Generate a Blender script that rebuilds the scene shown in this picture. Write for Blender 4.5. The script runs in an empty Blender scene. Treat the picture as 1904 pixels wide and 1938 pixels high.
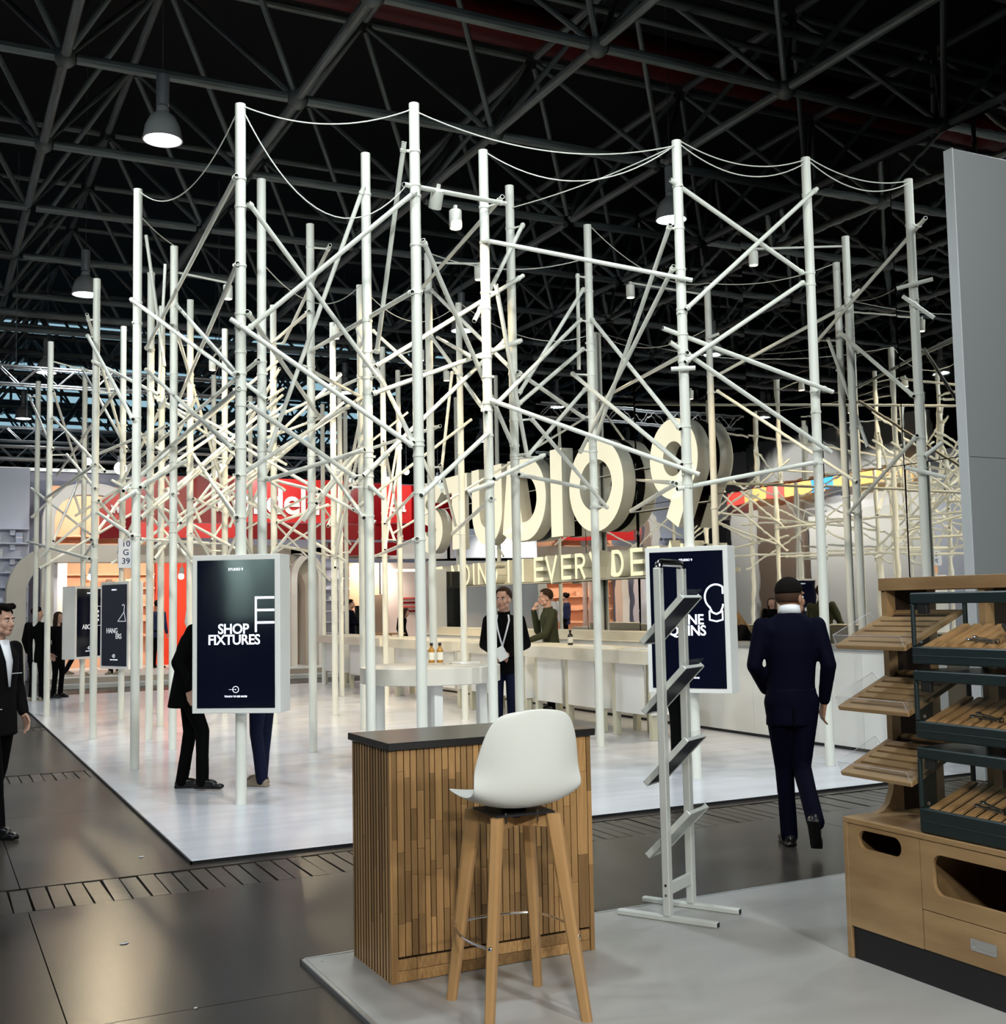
import bpy, math, random
from mathutils import Vector, Matrix, Euler
from math import sin, cos, pi, radians as R

sc = bpy.context.scene
COL = sc.collection
# ------------------------------------------------------------------ camera, world, exposure
YAW, PITCH, ROLL, FPX, CAMH = 0.46237841, 0.07979429, -0.01923863, 2195.06, 1.65
fw = Vector((sin(YAW)*cos(PITCH), cos(YAW)*cos(PITCH), sin(PITCH)))
rt = Vector((cos(YAW), -sin(YAW), 0)); up = rt.cross(fw)
rt, up = cos(ROLL)*rt + sin(ROLL)*up, -sin(ROLL)*rt + cos(ROLL)*up
cd = bpy.data.cameras.new('camera'); cam = bpy.data.objects.new('camera', cd); COL.objects.link(cam)
cam.matrix_world = Matrix(((rt.x, up.x, -fw.x, 0), (rt.y, up.y, -fw.y, 0), (rt.z, up.z, -fw.z, CAMH), (0, 0, 0, 1)))
cd.sensor_fit = 'HORIZONTAL'; cd.sensor_width = 36; cd.lens = 36*FPX/1904; cd.clip_end = 300
sc.camera = cam
w = bpy.data.worlds.new('world'); sc.world = w; w.use_nodes = True
w.node_tree.nodes['Background'].inputs[0].default_value = (.55, .68, .75, 1)
w.node_tree.nodes['Background'].inputs[1].default_value = 0.012
vs = sc.view_settings
vs.view_transform = 'Standard'; vs.look = 'None'; vs.gamma = 1; vs.use_curve_mapping = False
vs.exposure = 0.35
sc.display_settings.display_device = 'sRGB'
EXTRA = dict(max_bounces=8)
sc.cycles.max_bounces = 7; sc.cycles.diffuse_bounces = 3; sc.cycles.glossy_bounces = 4
sc.cycles.transparent_max_bounces = 12; sc.cycles.sample_clamp_indirect = 4
sc.cycles.caustics_reflective = False; sc.cycles.caustics_refractive = False

# hall lighting: pendant high-bay lamps on a 9 x 9.15 m grid (fixtures are built further down)
LAMPS = [(x, y) for x in (-6, 3, 12, 21) for y in (-1.3, 7.85, 17, 26.2, 35.3, 44)]
LAMP_POWER = 560
def spot(loc, target, power, colour, angle, blend=.5, radius=.12):
    l = bpy.data.lights.new('spot_light', 'SPOT'); l.energy = power; l.color = colour
    l.spot_size = R(angle); l.spot_blend = blend; l.shadow_soft_size = radius
    o = bpy.data.objects.new('spot_light', l); COL.objects.link(o); o.location = loc
    o.rotation_euler = (Vector(target)-Vector(loc)).to_track_quat('-Z', 'Y').to_euler()
    return o
for x, y in LAMPS:
    spot((x, y, 8.52), (x, y, 0), LAMP_POWER*(1.0 if y > 5 else .9)*(.25 if y > 30 else 1), (.86, .95, 1), 135, .55, .25)
# stand lighting: warm spotlights, mostly added, and added cool fill without fixtures
WARM = (1, .80, .52)
WARM_SPOTS = [((4.44, 9.72, 5.25), (5.6, 13.5, 1.2)), ((3.4, 14.6, 5.6), (4.2, 19, 2)), ((5.5, 16.6, 5.7), (6.2, 21, 2)),
  ((7.3, 17.6, 5.7), (8.6, 21, 1)), ((4.3, 19.6, 5.7), (3.4, 16.2, 3)), ((8.6, 13.2, 5.8), (9.0, 16, 1.2)), ((8.6, 19.5, 5.8), (8.8, 23, 1.5)),
  ((6.3, 13.2, 5.8), (5.0, 17, 2.5)), ((9.2, 11.3, 5.8), (9.2, 13.5, .8)), ((2.9, 21.4, 5.6), (3.4, 18.5, 3)), ((6.2, 22.8, 5.6), (5.0, 19.6, 3))]
for a, b in WARM_SPOTS:
    spot(a, b, 330, WARM, 95, .7, .06)
COOL_FILL = [((-1.5, 3.0, 7.2), (3.2, 13, 2.6)), ((3.0, 2.0, 7.4), (5.2, 11, 3.0)), ((7.5, 1.5, 7.2), (8.4, 10.5, 3.0)), ((-2.0, 10.0, 7.0), (4.0, 19, 2.6))]
for a, b in COOL_FILL:
    spot(a, b, 900, (.90, .96, .95), 80, .7, .2)  # added fill brightening the pole fronts, no lamps built for it
# added front fill near the camera for desk, stool and shelf, no fixtures
for a, b_, e in (((.2, -.6, 3.4), (2.3, 5.0, .6), 300), ((3.2, -.8, 3.4), (2.6, 5.0, .9), 260), ((.9, 1.0, 3.6), (3.9, 3.8, .7), 150)):
    spot(a, b_, e, (1, .95, .86), 70, .7, .15)
BOOTH_SPOTS = [((x, 26.2, 5.2), (x*.9+.9, 29.2, 3.6)) for x in (4.2, 7.6, 11.0)]
for a, b in BOOTH_SPOTS:
    spot(a, b, 150, (1, .93, .86), 85, .6, .08)
for x in (3.6, 5.6, 8.4, 11.2):
    spot((x, 30.3, 2.85), (x, 32.3, 1.5), 120, (1, .84, .70), 125, .6, .08)

spot((3.6, 30.9, 4.6), (3.6, 32.3, 3.7), 120, (1, .84, .70), 120, .6, .08)  # spot added to brighten the upper peach niche
spot((14.5, 28.2, 3.6), (14.5, 30.8, 1.5), 160, (1, .92, .78), 130, .6, .08)

# lights of the stands across the aisle (seen in the mirror and in the near screen)
for a, b, e in (((-6.5, 37, 8.0), (-9, 37, 4.0), 900), ((-6.5, 32.5, 7.0), (-9, 32.5, 3.5), 700), ((-6.5, 22, 6.5), (-9, 22, 3), 500)):
    spot(a, b, e, (1, .96, .9), 120, .6, .1)
for y, z in ((.95, 4.3), (1.5, 4.2), (2.0, 3.6)):
    spot((-8.1, y-.3, z), (-8.9, y, 2.2), 800, (.92, 1, .96), 42, .5, .04)

# ------------------------------------------------------------------ mesh helpers
ORG = {}
class MB:
    def __init__(s): s.v = []; s.f = []; s.m = []; s.T = Matrix()
    def add(s, vs, fs, mi=0):
        n = len(s.v); T = s.T
        s.v += [tuple(T @ Vector(p)) for p in vs]
        s.f += [tuple(i+n for i in f) for f in fs]; s.m += [mi]*len(fs); return s
    def box(s, x0, x1, y0, y1, z0, z1, mi=0):
        return s.add([(x0,y0,z0),(x1,y0,z0),(x1,y1,z0),(x0,y1,z0),(x0,y0,z1),(x1,y0,z1),(x1,y1,z1),(x0,y1,z1)],
            [(3,2,1,0),(4,5,6,7),(0,1,5,4),(1,2,6,5),(2,3,7,6),(3,0,4,7)], mi)
    def rbox(s, x0, x1, y0, y1, z0, z1, b=.004, mi=0):          # box with chamfered edges
        b = min(b, (x1-x0)*.45, (y1-y0)*.45, (z1-z0)*.45)
        cx, cy, cz = (x0+x1)/2, (y0+y1)/2, (z0+z1)/2; hx, hy, hz = (x1-x0)/2, (y1-y0)/2, (z1-z0)/2
        vs = []; ix = {}
        for sx in (-1,1):
            for sy in (-1,1):
                for sz in (-1,1):
                    for k,(dx,dy,dz) in enumerate(((0,b,b),(b,0,b),(b,b,0))):
                        ix[(sx,sy,sz,k)] = len(vs); vs.append((cx+sx*(hx-dx), cy+sy*(hy-dy), cz+sz*(hz-dz)))
        fs = []
        for q in (-1,1):
            fs.append([ix[(q,a,c,0)] for a,c in ((-1,-1),(1,-1),(1,1),(-1,1))][::q])
            fs.append([ix[(a,q,c,1)] for a,c in ((-1,-1),(-1,1),(1,1),(1,-1))][::q])
            fs.append([ix[(a,c,q,2)] for a,c in ((-1,-1),(1,-1),(1,1),(-1,1))][::q])
        for a in (-1,1):
            for c in (-1,1):
                fs.append([ix[(a,c,-1,0)],ix[(a,c,1,0)],ix[(a,c,1,1)],ix[(a,c,-1,1)]][::-a*c])
                fs.append([ix[(a,-1,c,0)],ix[(a,1,c,0)],ix[(a,1,c,2)],ix[(a,-1,c,2)]][::a*c])
                fs.append([ix[(-1,a,c,1)],ix[(1,a,c,1)],ix[(1,a,c,2)],ix[(-1,a,c,2)]][::-a*c])
        for a in (-1,1):
            for c in (-1,1):
                for e in (-1,1): fs.append([ix[(a,c,e,0)],ix[(a,c,e,1)],ix[(a,c,e,2)]][::a*c*e])
        return s.add(vs, fs, mi)
    def cyl(s, p0, p1, r0, r1=None, n=12, caps=True, mi=0):
        r1 = r0 if r1 is None else r1; p0 = Vector(p0); p1 = Vector(p1); d = (p1-p0).normalized()
        a = d.orthogonal().normalized(); b = d.cross(a)
        vs = [p0+r0*(cos(2*pi*i/n)*a+sin(2*pi*i/n)*b) for i in range(n)]+[p1+r1*(cos(2*pi*i/n)*a+sin(2*pi*i/n)*b) for i in range(n)]
        fs = [(i,(i+1)%n,n+(i+1)%n,n+i) for i in range(n)]
        if caps: fs += [tuple(range(n))[::-1], tuple(range(n,2*n))]
        return s.add(vs, fs, mi)
    def ell(s, c, r, nu=16, nv=10, mi=0, keep=None):
        if not hasattr(r, '__len__'): r = (r,r,r)
        vs = [(c[0],c[1],c[2]-r[2])]; fs = []
        for j in range(1,nv):
            t = -pi/2+pi*j/nv
            for i in range(nu):
                a = 2*pi*i/nu; vs.append((c[0]+r[0]*cos(t)*cos(a), c[1]+r[1]*cos(t)*sin(a), c[2]+r[2]*sin(t)))
        vs.append((c[0],c[1],c[2]+r[2])); N = len(vs)-1
        for i in range(nu):
            fs.append((0,1+(i+1)%nu,1+i)); fs.append((N,N-nu+i,N-nu+(i+1)%nu))
            for j in range(nv-2):
                a = 1+j*nu; fs.append((a+i,a+(i+1)%nu,a+nu+(i+1)%nu,a+nu+i))
        if keep: fs = [f for f in fs if all(keep(vs[i]) for i in f)]
        return s.add(vs, fs, mi)
    def loft(s, secs, n=18, mi=0):                               # closed loft of (centre, rx, ry) horizontal ellipses
        vs = []; fs = []
        for c, rx, ry in secs:
            vs += [(c[0]+rx*cos(2*pi*i/n), c[1]+ry*sin(2*pi*i/n), c[2]) for i in range(n)]
        for k in range(len(secs)-1):
            fs += [(k*n+i,k*n+(i+1)%n,(k+1)*n+(i+1)%n,(k+1)*n+i) for i in range(n)]
        fs += [tuple(range(n))[::-1], tuple(range((len(secs)-1)*n, len(secs)*n))]
        return s.add(vs, fs, mi)
    def lathe(s, prof, n=24, c=(0,0,0), mi=0):                   # profile of (r, z)
        vs = []; fs = []; m = len(prof)
        for r, z in prof: vs += [(c[0]+r*cos(2*pi*i/n), c[1]+r*sin(2*pi*i/n), c[2]+z) for i in range(n)]
        for k in range(m-1): fs += [(k*n+i,k*n+(i+1)%n,(k+1)*n+(i+1)%n,(k+1)*n+i) for i in range(n)]
        if prof[0][0] > 0: fs.append(tuple(range(n))[::-1])
        if prof[-1][0] > 0: fs.append(tuple(range((m-1)*n, m*n)))
        return s.add(vs, fs, mi)
    def cap(s, p0, p1, r0, r1=None, n=12, mi=0):                 # capsule: tapered limb with round ends
        r1 = r0 if r1 is None else r1
        s.cyl(p0, p1, r0, r1, n, True, mi); s.ell(p0, r0, n, 8, mi); s.ell(p1, r1, n, 8, mi); return s
    def path(s, pts, r, n=8, closed=False, mi=0):
        pts = [Vector(p) for p in pts]; N = len(pts); vs = []; fs = []
        d = (pts[1]-pts[0]).normalized(); a = d.orthogonal().normalized()
        for k in range(N):
            if closed: d = (pts[(k+1)%N]-pts[k-1]).normalized()
            else: d = (pts[min(k+1,N-1)]-pts[max(k-1,0)]).normalized()
            a = (a-d*a.dot(d)).normalized(); b = d.cross(a)
            vs += [pts[k]+r*(cos(2*pi*i/n)*a+sin(2*pi*i/n)*b) for i in range(n)]
        for k in range(N if closed else N-1):
            q = (k+1)%N; fs += [(k*n+i,k*n+(i+1)%n,q*n+(i+1)%n,q*n+i) for i in range(n)]
        if not closed: fs += [tuple(range(n))[::-1], tuple(range((N-1)*n, N*n))]
        return s.add(vs, fs, mi)
    def prism(s, poly, y0, y1, mi=0, axis='y'):                  # polygon (u, z) extruded along y (or x)
        n = len(poly); P = (lambda u,z,t: (u,t,z)) if axis == 'y' else ((lambda u,z,t: (t,u,z)) if axis == 'x' else (lambda u,z,t: (u,z,t)))
        vs = [P(u,z,y0) for u,z in poly]+[P(u,z,y1) for u,z in poly]
        fs = [tuple(range(n)), tuple(range(n,2*n))[::-1]]+[(i,n+i,n+(i+1)%n,(i+1)%n) for i in range(n)]
        return s.add(vs, fs, mi)
    def ring(s, outer, inner, y0, y1, mi=0, side=None, axis='y'):          # polygon with a hole (same point count), extruded; closed band
        n = len(outer); side = mi if side is None else side
        P = (lambda u,z,t: (u,t,z)) if axis == 'y' else ((lambda u,z,t: (t,u,z)) if axis == 'x' else (lambda u,z,t: (u,z,t)))
        vs = [P(u,z,t) for t in (y0,y1) for q in (outer,inner) for u,z in q]
        a = []; b = []
        for i in range(n):
            j = (i+1)%n
            a += [(i,j,n+j,n+i)]; a += [(2*n+i,3*n+i,3*n+j,2*n+j)]
            b += [(i,2*n+i,2*n+j,j)]; b += [(n+i,n+j,3*n+j,3*n+i)]
        k = len(s.v); s.add(vs, a, mi); s.f += [tuple(x+k for x in f) for f in b]; s.m += [side]*len(b); return s
    def stroke(s, pts, hw, y0, y1, mi=0, side=None, closed=False, axis='y'):   # thick line in the (u, z) plane, extruded
        pts = [Vector(p) for p in pts]; N = len(pts); o = []; i_ = []
        for k in range(N):
            p = pts[k]; 
            if closed: d0 = (p-pts[k-1]).normalized(); d1 = (pts[(k+1)%N]-p).normalized()
            else: d0 = (p-pts[k-1]).normalized() if k else (pts[1]-p).normalized(); d1 = (pts[k+1]-p).normalized() if k < N-1 else d0
            n0 = Vector((-d0.y,d0.x)); n1 = Vector((-d1.y,d1.x)); m = (n0+n1).normalized(); q = hw/max(.4,m.dot(n0))
            o.append(p+m*q); i_.append(p-m*q)
        if closed: return s.ring(o, i_, y0, y1, mi, side, axis)
        side = mi if side is None else side
        P = (lambda u,z,t: (u,t,z)) if axis == 'y' else ((lambda u,z,t: (t,u,z)) if axis == 'x' else (lambda u,z,t: (u,z,t)))
        n = N; vs = [P(u,z,t) for t in (y0,y1) for q in (o,i_) for u,z in q]; a = []; b = []
        for i in range(n-1):
            j = i+1; a += [(i,j,n+j,n+i),(2*n+i,3*n+i,3*n+j,2*n+j)]; b += [(i,2*n+i,2*n+j,j),(n+i,n+j,3*n+j,3*n+i)]
        b += [(0,n,3*n,2*n),(n-1,3*n-1,4*n-1,2*n-1)]
        k = len(s.v); s.add(vs, a, mi); s.f += [tuple(x+k for x in f) for f in b]; s.m += [side]*len(b); return s
    def mesh(s, name, mats, smooth=35):
        me = bpy.data.meshes.new(name); me.from_pydata(s.v, [], s.f)
        for m in (mats if isinstance(mats, (list,tuple)) else [mats]): me.materials.append(m)
        me.polygons.foreach_set('material_index', s.m)
        if smooth:
            me.polygons.foreach_set('use_smooth', [True]*len(s.f)); me.set_sharp_from_angle(angle=R(smooth))
        me.update(); return me
    def build(s, name, mats, parent=None, world=False, smooth=35, fix=False):
        if world and parent is not None:
            o = ORG[parent]; s.v = [(p[0]-o[0],p[1]-o[1],p[2]-o[2]) for p in s.v]
        me = s.mesh(name, mats, smooth)
        if fix:
            import bmesh
            bm = bmesh.new(); bm.from_mesh(me); bmesh.ops.recalc_face_normals(bm, faces=bm.faces); bm.to_mesh(me); bm.free()
        return place(name, me, parent)
def place(name, me, parent=None, loc=(0,0,0), rot=(0,0,0), scale=(1,1,1)):
    o = bpy.data.objects.new(name, me); COL.objects.link(o); o.location = loc; o.rotation_euler = rot; o.scale = scale
    if parent is not None: o.parent = parent; ORG[o] = ORG.get(parent, Vector())
    else: ORG[o] = Vector(loc)
    return o
def tag(o, label, cat, group=None):
    o['label'] = label; o['category'] = cat
    if group: o['group'] = group
    return o
def thing(name, label, cat, loc=(0,0,0), rz=0, group=None):
    o = bpy.data.objects.new(name, None); COL.objects.link(o); o.location = loc; o.rotation_euler = (0,0,rz); o.empty_display_size = .1
    ORG[o] = Vector(loc); return tag(o, label, cat, group)
def struct(o): o['kind'] = 'structure'; return o
def sroot(name, loc=(0,0,0)):
    o = bpy.data.objects.new(name, None); COL.objects.link(o); o.location = loc; ORG[o] = Vector(loc); return struct(o)
def finish(o, mods):                                             # bake modifiers into the mesh
    for t, kw in mods:
        m = o.modifiers.new(t.lower(), t)
        for k, v in kw.items(): setattr(m, k, v)
    dg = bpy.context.evaluated_depsgraph_get(); dg.update()
    me = bpy.data.meshes.new_from_object(o.evaluated_get(dg)); old = o.data; o.modifiers.clear(); o.data = me
    bpy.data.meshes.remove(old); return o

# ------------------------------------------------------------------ materials
def mat(name, col, rough=.5, metal=0, emit=0, ecol=None, spec=.5, noise=None, bump=None, objvar=0, trans=0, alpha=1, coat=0, ior=1.45):
    m = bpy.data.materials.new(name); m.use_nodes = True; nt = m.node_tree; b = nt.nodes['Principled BSDF']
    c = (*col, 1)
    b.inputs['Base Color'].default_value = c; b.inputs['Roughness'].default_value = rough; b.inputs['Metallic'].default_value = metal
    b.inputs['Specular IOR Level'].default_value = spec; b.inputs['Transmission Weight'].default_value = trans
    b.inputs['Alpha'].default_value = alpha; b.inputs['Coat Weight'].default_value = coat; b.inputs['IOR'].default_value = ior
    if emit: b.inputs['Emission Color'].default_value = (*(ecol or col), 1); b.inputs['Emission Strength'].default_value = emit
    L = nt.links.new
    src = None
    if noise:                                                     # (second colour, scale xyz, detail, low, high)
        c2, scl, det, lo, hi = noise
        tc = nt.nodes.new('ShaderNodeTexCoord'); mp = nt.nodes.new('ShaderNodeMapping'); mp.inputs['Scale'].default_value = scl
        nz = nt.nodes.new('ShaderNodeTexNoise'); nz.inputs['Scale'].default_value = 1; nz.inputs['Detail'].default_value = det
        cr = nt.nodes.new('ShaderNodeValToRGB'); cr.color_ramp.elements[0].position = lo; cr.color_ramp.elements[1].position = hi
        cr.color_ramp.elements[0].color = c; cr.color_ramp.elements[1].color = (*c2, 1)
        L(tc.outputs['Object'], mp.inputs[0]); L(mp.outputs[0], nz.inputs['Vector']); L(nz.outputs[0], cr.inputs[0]); src = cr.outputs[0]
        if objvar:
            oi = nt.nodes.new('ShaderNodeObjectInfo'); va = nt.nodes.new('ShaderNodeVectorMath'); va.operation = 'SCALE'
            va.inputs[0].default_value = (13.7, 7.1, 5.3); L(oi.outputs['Random'], va.inputs['Scale']); L(va.outputs[0], mp.inputs['Location'])
    if objvar:
        oi = nt.nodes.new('ShaderNodeObjectInfo'); mr = nt.nodes.new('ShaderNodeMapRange')
        mr.inputs['To Min'].default_value = 1-objvar; mr.inputs['To Max'].default_value = 1+objvar*.7
        hs = nt.nodes.new('ShaderNodeHueSaturation')
        if src: L(src, hs.inputs['Color'])
        else: hs.inputs['Color'].default_value = c
        L(oi.outputs['Random'], mr.inputs[0]); L(mr.outputs[0], hs.inputs['Value']); src = hs.outputs[0]
    if src: L(src, b.inputs['Base Color'])
    if bump:                                                      # (scale xyz, strength, distance)
        tc = nt.nodes.new('ShaderNodeTexCoord'); mp = nt.nodes.new('ShaderNodeMapping'); mp.inputs['Scale'].default_value = bump[0]
        nz = nt.nodes.new('ShaderNodeTexNoise'); nz.inputs['Scale'].default_value = 1; nz.inputs['Detail'].default_value = 3
        bp = nt.nodes.new('ShaderNodeBump'); bp.inputs['Strength'].default_value = bump[1]; bp.inputs['Distance'].default_value = bump[2]
        L(tc.outputs['Object'], mp.inputs[0]); L(mp.outputs[0], nz.inputs['Vector']); L(nz.outputs[0], bp.inputs['Height']); L(bp.outputs[0], b.inputs['Normal'])
    return m
M = {}
M['white'] = mat('white_paint', (.82,.82,.76), .42)
M['white2'] = mat('white_laminate', (.80,.80,.77), .45)
M['pole'] = mat('pole_white', (.82,.83,.75), .38, noise=((.74,.75,.68), (3,3,.8), 2, .3, .7))
M['dark_hole'] = mat('tube_inside', (.02,.02,.02), .8)
M['plat'] = mat('platform_white', (.70,.715,.77), .22, noise=((.60,.61,.66), (.55,5,1), 6, .35, .75), bump=((1.5,9,1), .05, .01))
M['near'] = mat('stand_floor_grey', (.42,.42,.405), .33, noise=((.34,.34,.335), (1.2,4,1), 6, .35, .75))
M['alu'] = mat('aluminium', (.62,.64,.65), .32, .9)
M['silver'] = mat('silver_frame', (.70,.74,.71), .36, .2)
M['chrome'] = mat('chrome', (.75,.75,.75), .15, 1)
M['dark'] = mat('aisle_floor', (.026,.022,.019), .27, spec=.30, noise=((.060,.052,.045), (1.3,1.3,1), 8, .42, .72), bump=((22,22,1), .08, .004))
M['cover'] = mat('duct_cover', (.040,.033,.028), .30, spec=.35, noise=((.066,.056,.046), (2,14,1), 5, .35, .7), objvar=.25)
M['joint'] = mat('floor_joint', (.004,.004,.004), .9)
M['black'] = mat('black_matt', (.012,.012,.014), .55)
M['ceil'] = mat('ceiling_dark', (.006,.006,.007), .9)
M['truss'] = mat('truss_steel', (.14,.175,.185), .5, .3, noise=((.07,.08,.08), (1,1,3), 4, .35, .65))
M['red_pipe'] = mat('red_duct', (.10,.006,.006), .5)
M['block'] = mat('butcher_block', (.50,.30,.125), .42, noise=((.27,.145,.055), (14,14,1.6), 5, .3, .75), objvar=.42)
M['slat'] = mat('slat_oak', (.62,.40,.19), .45, noise=((.36,.21,.09), (20,20,2.2), 4, .3, .75), objvar=.38)
M['slat_shade'] = mat('slat_gap_shade', (.10,.045,.016), .7)  # dark brown side faces carry the shade between desk slats
M['groove'] = mat('groove_dark', (.03,.015,.006), .8)
M['oak'] = mat('display_oak', (.40,.265,.13), .45, noise=((.25,.15,.068), (9,2,9), 6, .34, .72))
M['beech'] = mat('beech_leg', (.52,.31,.135), .42, noise=((.44,.25,.10), (16,16,2), 4, .3, .7))
M['desk_top'] = mat('desk_top_black', (.022,.021,.021), .24, spec=.6)
M['shell'] = mat('seat_shell_white', (.84,.88,.85), .34)
M['marble'] = mat('pale_stone_wood', (.74,.70,.62), .4, noise=((.60,.56,.48), (2.5,6,3), 7, .45, .75))
M['counter'] = mat('counter_top', (.76,.72,.60), .4, noise=((.64,.59,.49), (5,1.2,3), 6, .4, .75))
M['leg_cream'] = mat('counter_leg', (.60,.58,.44), .5)
M['mirror'] = mat('mirror_foil', (.80,.80,.78), .012, 1, bump=((.9,1.3,.8), .075, .02))
M['glassy'] = mat('dark_glass', (.012,.013,.014), .06, spec=.7)
M['letter'] = mat('letter_lit', (.45,.44,.35), .5, emit=.62, ecol=(1,.95,.70))
M['letter_s'] = mat('letter_lit_small', (.45,.44,.32), .5, emit=.62, ecol=(1,.95,.62))
M['letter_back'] = mat('letter_back', (1,.98,.85), .5, emit=.7, ecol=(1,.96,.8))
M['letter_side'] = mat('letter_side', (.78,.77,.66), .4)
M['screen'] = mat('screen_dark', (.003,.004,.010), .07, emit=.008, ecol=(.02,.04,.35), spec=.7)
M['print_w'] = mat('screen_text', (.8,.85,1), .5, emit=1.0, ecol=(.82,.88,1))
M['print_dim'] = mat('screen_text_dim', (.6,.6,.6), .5, emit=.30, ecol=(.8,.85,.9))
M['ink'] = mat('ink_navy', (.02,.03,.09), .6)
M['signw'] = mat('sign_board', (.66,.70,.80), .5)
M['peach'] = mat('peach_wall', (.86,.48,.30), .6)
M['pinkw'] = mat('pink_wall', (.80,.66,.64), .6)
M['greyblue'] = mat('grey_blue_wall', (.42,.46,.60), .6)
M['shelfw'] = mat('white_shelf', (.62,.65,.76), .5)
M['arch'] = mat('arch_grey', (.58,.54,.47), .55)
M['archw'] = mat('arch_white', (.80,.77,.72), .5)
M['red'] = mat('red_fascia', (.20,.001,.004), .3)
M['red_lit'] = mat('red_fascia_lit', (.66,.025,.024), .35)  # brighter red painted where the fascia catches light
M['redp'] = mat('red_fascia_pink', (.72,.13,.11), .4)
M['orange'] = mat('red_orange_wall', (.75,.045,.012), .5)
M['wprint'] = mat('white_print', (.9,.85,.85), .4)
M['greywall'] = mat('grey_board', (.27,.28,.28), .5)
M['greyedge'] = mat('grey_board_edge', (.55,.57,.58), .5)
M['step'] = mat('stone_step', (.36,.31,.26), .4)
M['lamp_on'] = mat('lamp_on', (1,1,1), .5, emit=9, ecol=(.88,.96,1))
M['lamp_warm'] = mat('lamp_warm', (1,.9,.7), .5, emit=8, ecol=(1,.86,.55))
M['lamp_body'] = mat('lamp_body', (.30,.33,.36), .35, .5)
M['lamp_bell'] = mat('lamp_bell', (.42,.45,.46), .3, .4)
M['sky'] = mat('skylight_pane', (.5,.75,.85), .4, emit=.5, ecol=(.45,.76,.92))
M['green_case'] = mat('case_dark_green', (.010,.022,.024), .38)
M['tray_dark'] = mat('slot_dark', (.03,.017,.010), .7)
M['acryl'] = mat('clear_acrylic', (.5,.52,.52), .04, alpha=.07)
M['glass'] = mat('case_glass', (.06,.08,.07), .02, alpha=.06)
M['steel'] = mat('tong_steel', (.62,.62,.62), .25, 1)
M['skin'] = mat('skin', (.52,.30,.22), .5)
M['skin2'] = mat('skin_tan', (.36,.19,.12), .5)
M['hair'] = mat('hair_dark', (.006,.0045,.004), .85, spec=.1)
M['hairb'] = mat('hair_brown', (.030,.015,.008), .75, spec=.2)
M['hairbl'] = mat('hair_blond', (.32,.20,.09), .5, noise=((.16,.09,.035), (60,60,4), 3, .35, .7))
M['eye_w'] = mat('eye_white', (.7,.7,.7), .3)
M['lip'] = mat('lip', (.36,.13,.11), .5)
M['suit_navy'] = mat('suit_navy', (.0009,.0011,.0085), .8, spec=.1)
M['cloth_black'] = mat('cloth_black', (.0018,.0018,.002), .85, spec=.1)
M['cloth_dark'] = mat('suit_charcoal', (.0035,.0032,.0038), .85, spec=.12)
M['jeans'] = mat('jeans_navy', (.004,.006,.024), .8, spec=.2)
M['olive'] = mat('olive_jacket', (.030,.034,.014), .7, spec=.3)
M['shirt_w'] = mat('shirt_white', (.78,.80,.85), .6)
M['shoe_black'] = mat('shoe_black', (.006,.006,.006), .3)
M['shoe_tan'] = mat('boot_tan', (.26,.21,.15), .7)
M['fade'] = mat('hair_fade', (.060,.033,.022), .8, spec=.1)
M['beard'] = mat('beard_dark', (.025,.015,.010), .7)
M['blue_cloth'] = mat('blue_jacket', (.006,.018,.08), .7)
M['amber'] = mat('amber_glass', (.42,.20,.03), .12, spec=.6)
M['label_w'] = mat('paper_label', (.80,.78,.70), .6)
M['bottle_dark'] = mat('dark_bottle', (.02,.012,.008), .12)
M['paper'] = mat('paper', (.78,.79,.78), .55)
M['navy_card'] = mat('brochure_navy', (.012,.016,.035), .35)
M['curtain'] = mat('beige_curtain', (.33,.25,.18), .7)
M['blue_led'] = mat('blue_screen', (.05,.3,.8), .4, emit=.9, ecol=(.03,.38,1))
M['colour_led'] = mat('colour_screen', (.9,.3,.1), .4, emit=.8, ecol=(1,.62,.20))
M['red_led'] = mat('red_screen', (.9,.1,.1), .4, emit=.8, ecol=(1,.06,.03))
M['teal_wall'] = mat('pale_teal_wall', (.50,.66,.62), .6)
M['brown_wall'] = mat('brown_wall', (.22,.16,.12), .6)

_tc = {}
def text_mb(s, size, ext=.002, off=0.0, sx=1.0, space=1.0):
    key = (s, size, ext, off, sx, space)
    if key not in _tc:
        cu = bpy.data.curves.new('text', 'FONT'); cu.body = s; cu.size = size; cu.extrude = ext; cu.offset = off; cu.align_x = 'CENTER'
        cu.space_character = space; cu.resolution_u = 4
        o = bpy.data.objects.new('text', cu); COL.objects.link(o)
        dg = bpy.context.evaluated_depsgraph_get(); dg.update()
        me = bpy.data.meshes.new_from_object(o.evaluated_get(dg))
        _tc[key] = ([(v.co.x*sx, v.co.y, v.co.z) for v in me.vertices], [tuple(p.vertices) for p in me.polygons])
        bpy.data.objects.remove(o); bpy.data.meshes.remove(me); bpy.data.curves.remove(cu)
    return _tc[key]
UPRIGHT = Matrix(((1,0,0,0),(0,0,-1,0),(0,1,0,0),(0,0,0,1)))     # text plane -> stands up, faces -Y
def text(name, s, size, m, parent, x, y, z, ext=.0015, off=0.0, sx=1.0, space=1.0, rz=0):
    b = MB(); b.T = Matrix.Translation((x,y,z)) @ Matrix.Rotation(rz, 4, 'Z') @ UPRIGHT
    b.add(*text_mb(s, size, ext, off, sx, space)); return b.build(name, m, parent, smooth=0)

# ------------------------------------------------------------------ hall shell
b = MB(); b.box(-22, 46, -8, 70, -.30, -.10); floor = struct(b.build('floor', M['joint'], smooth=0))
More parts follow.
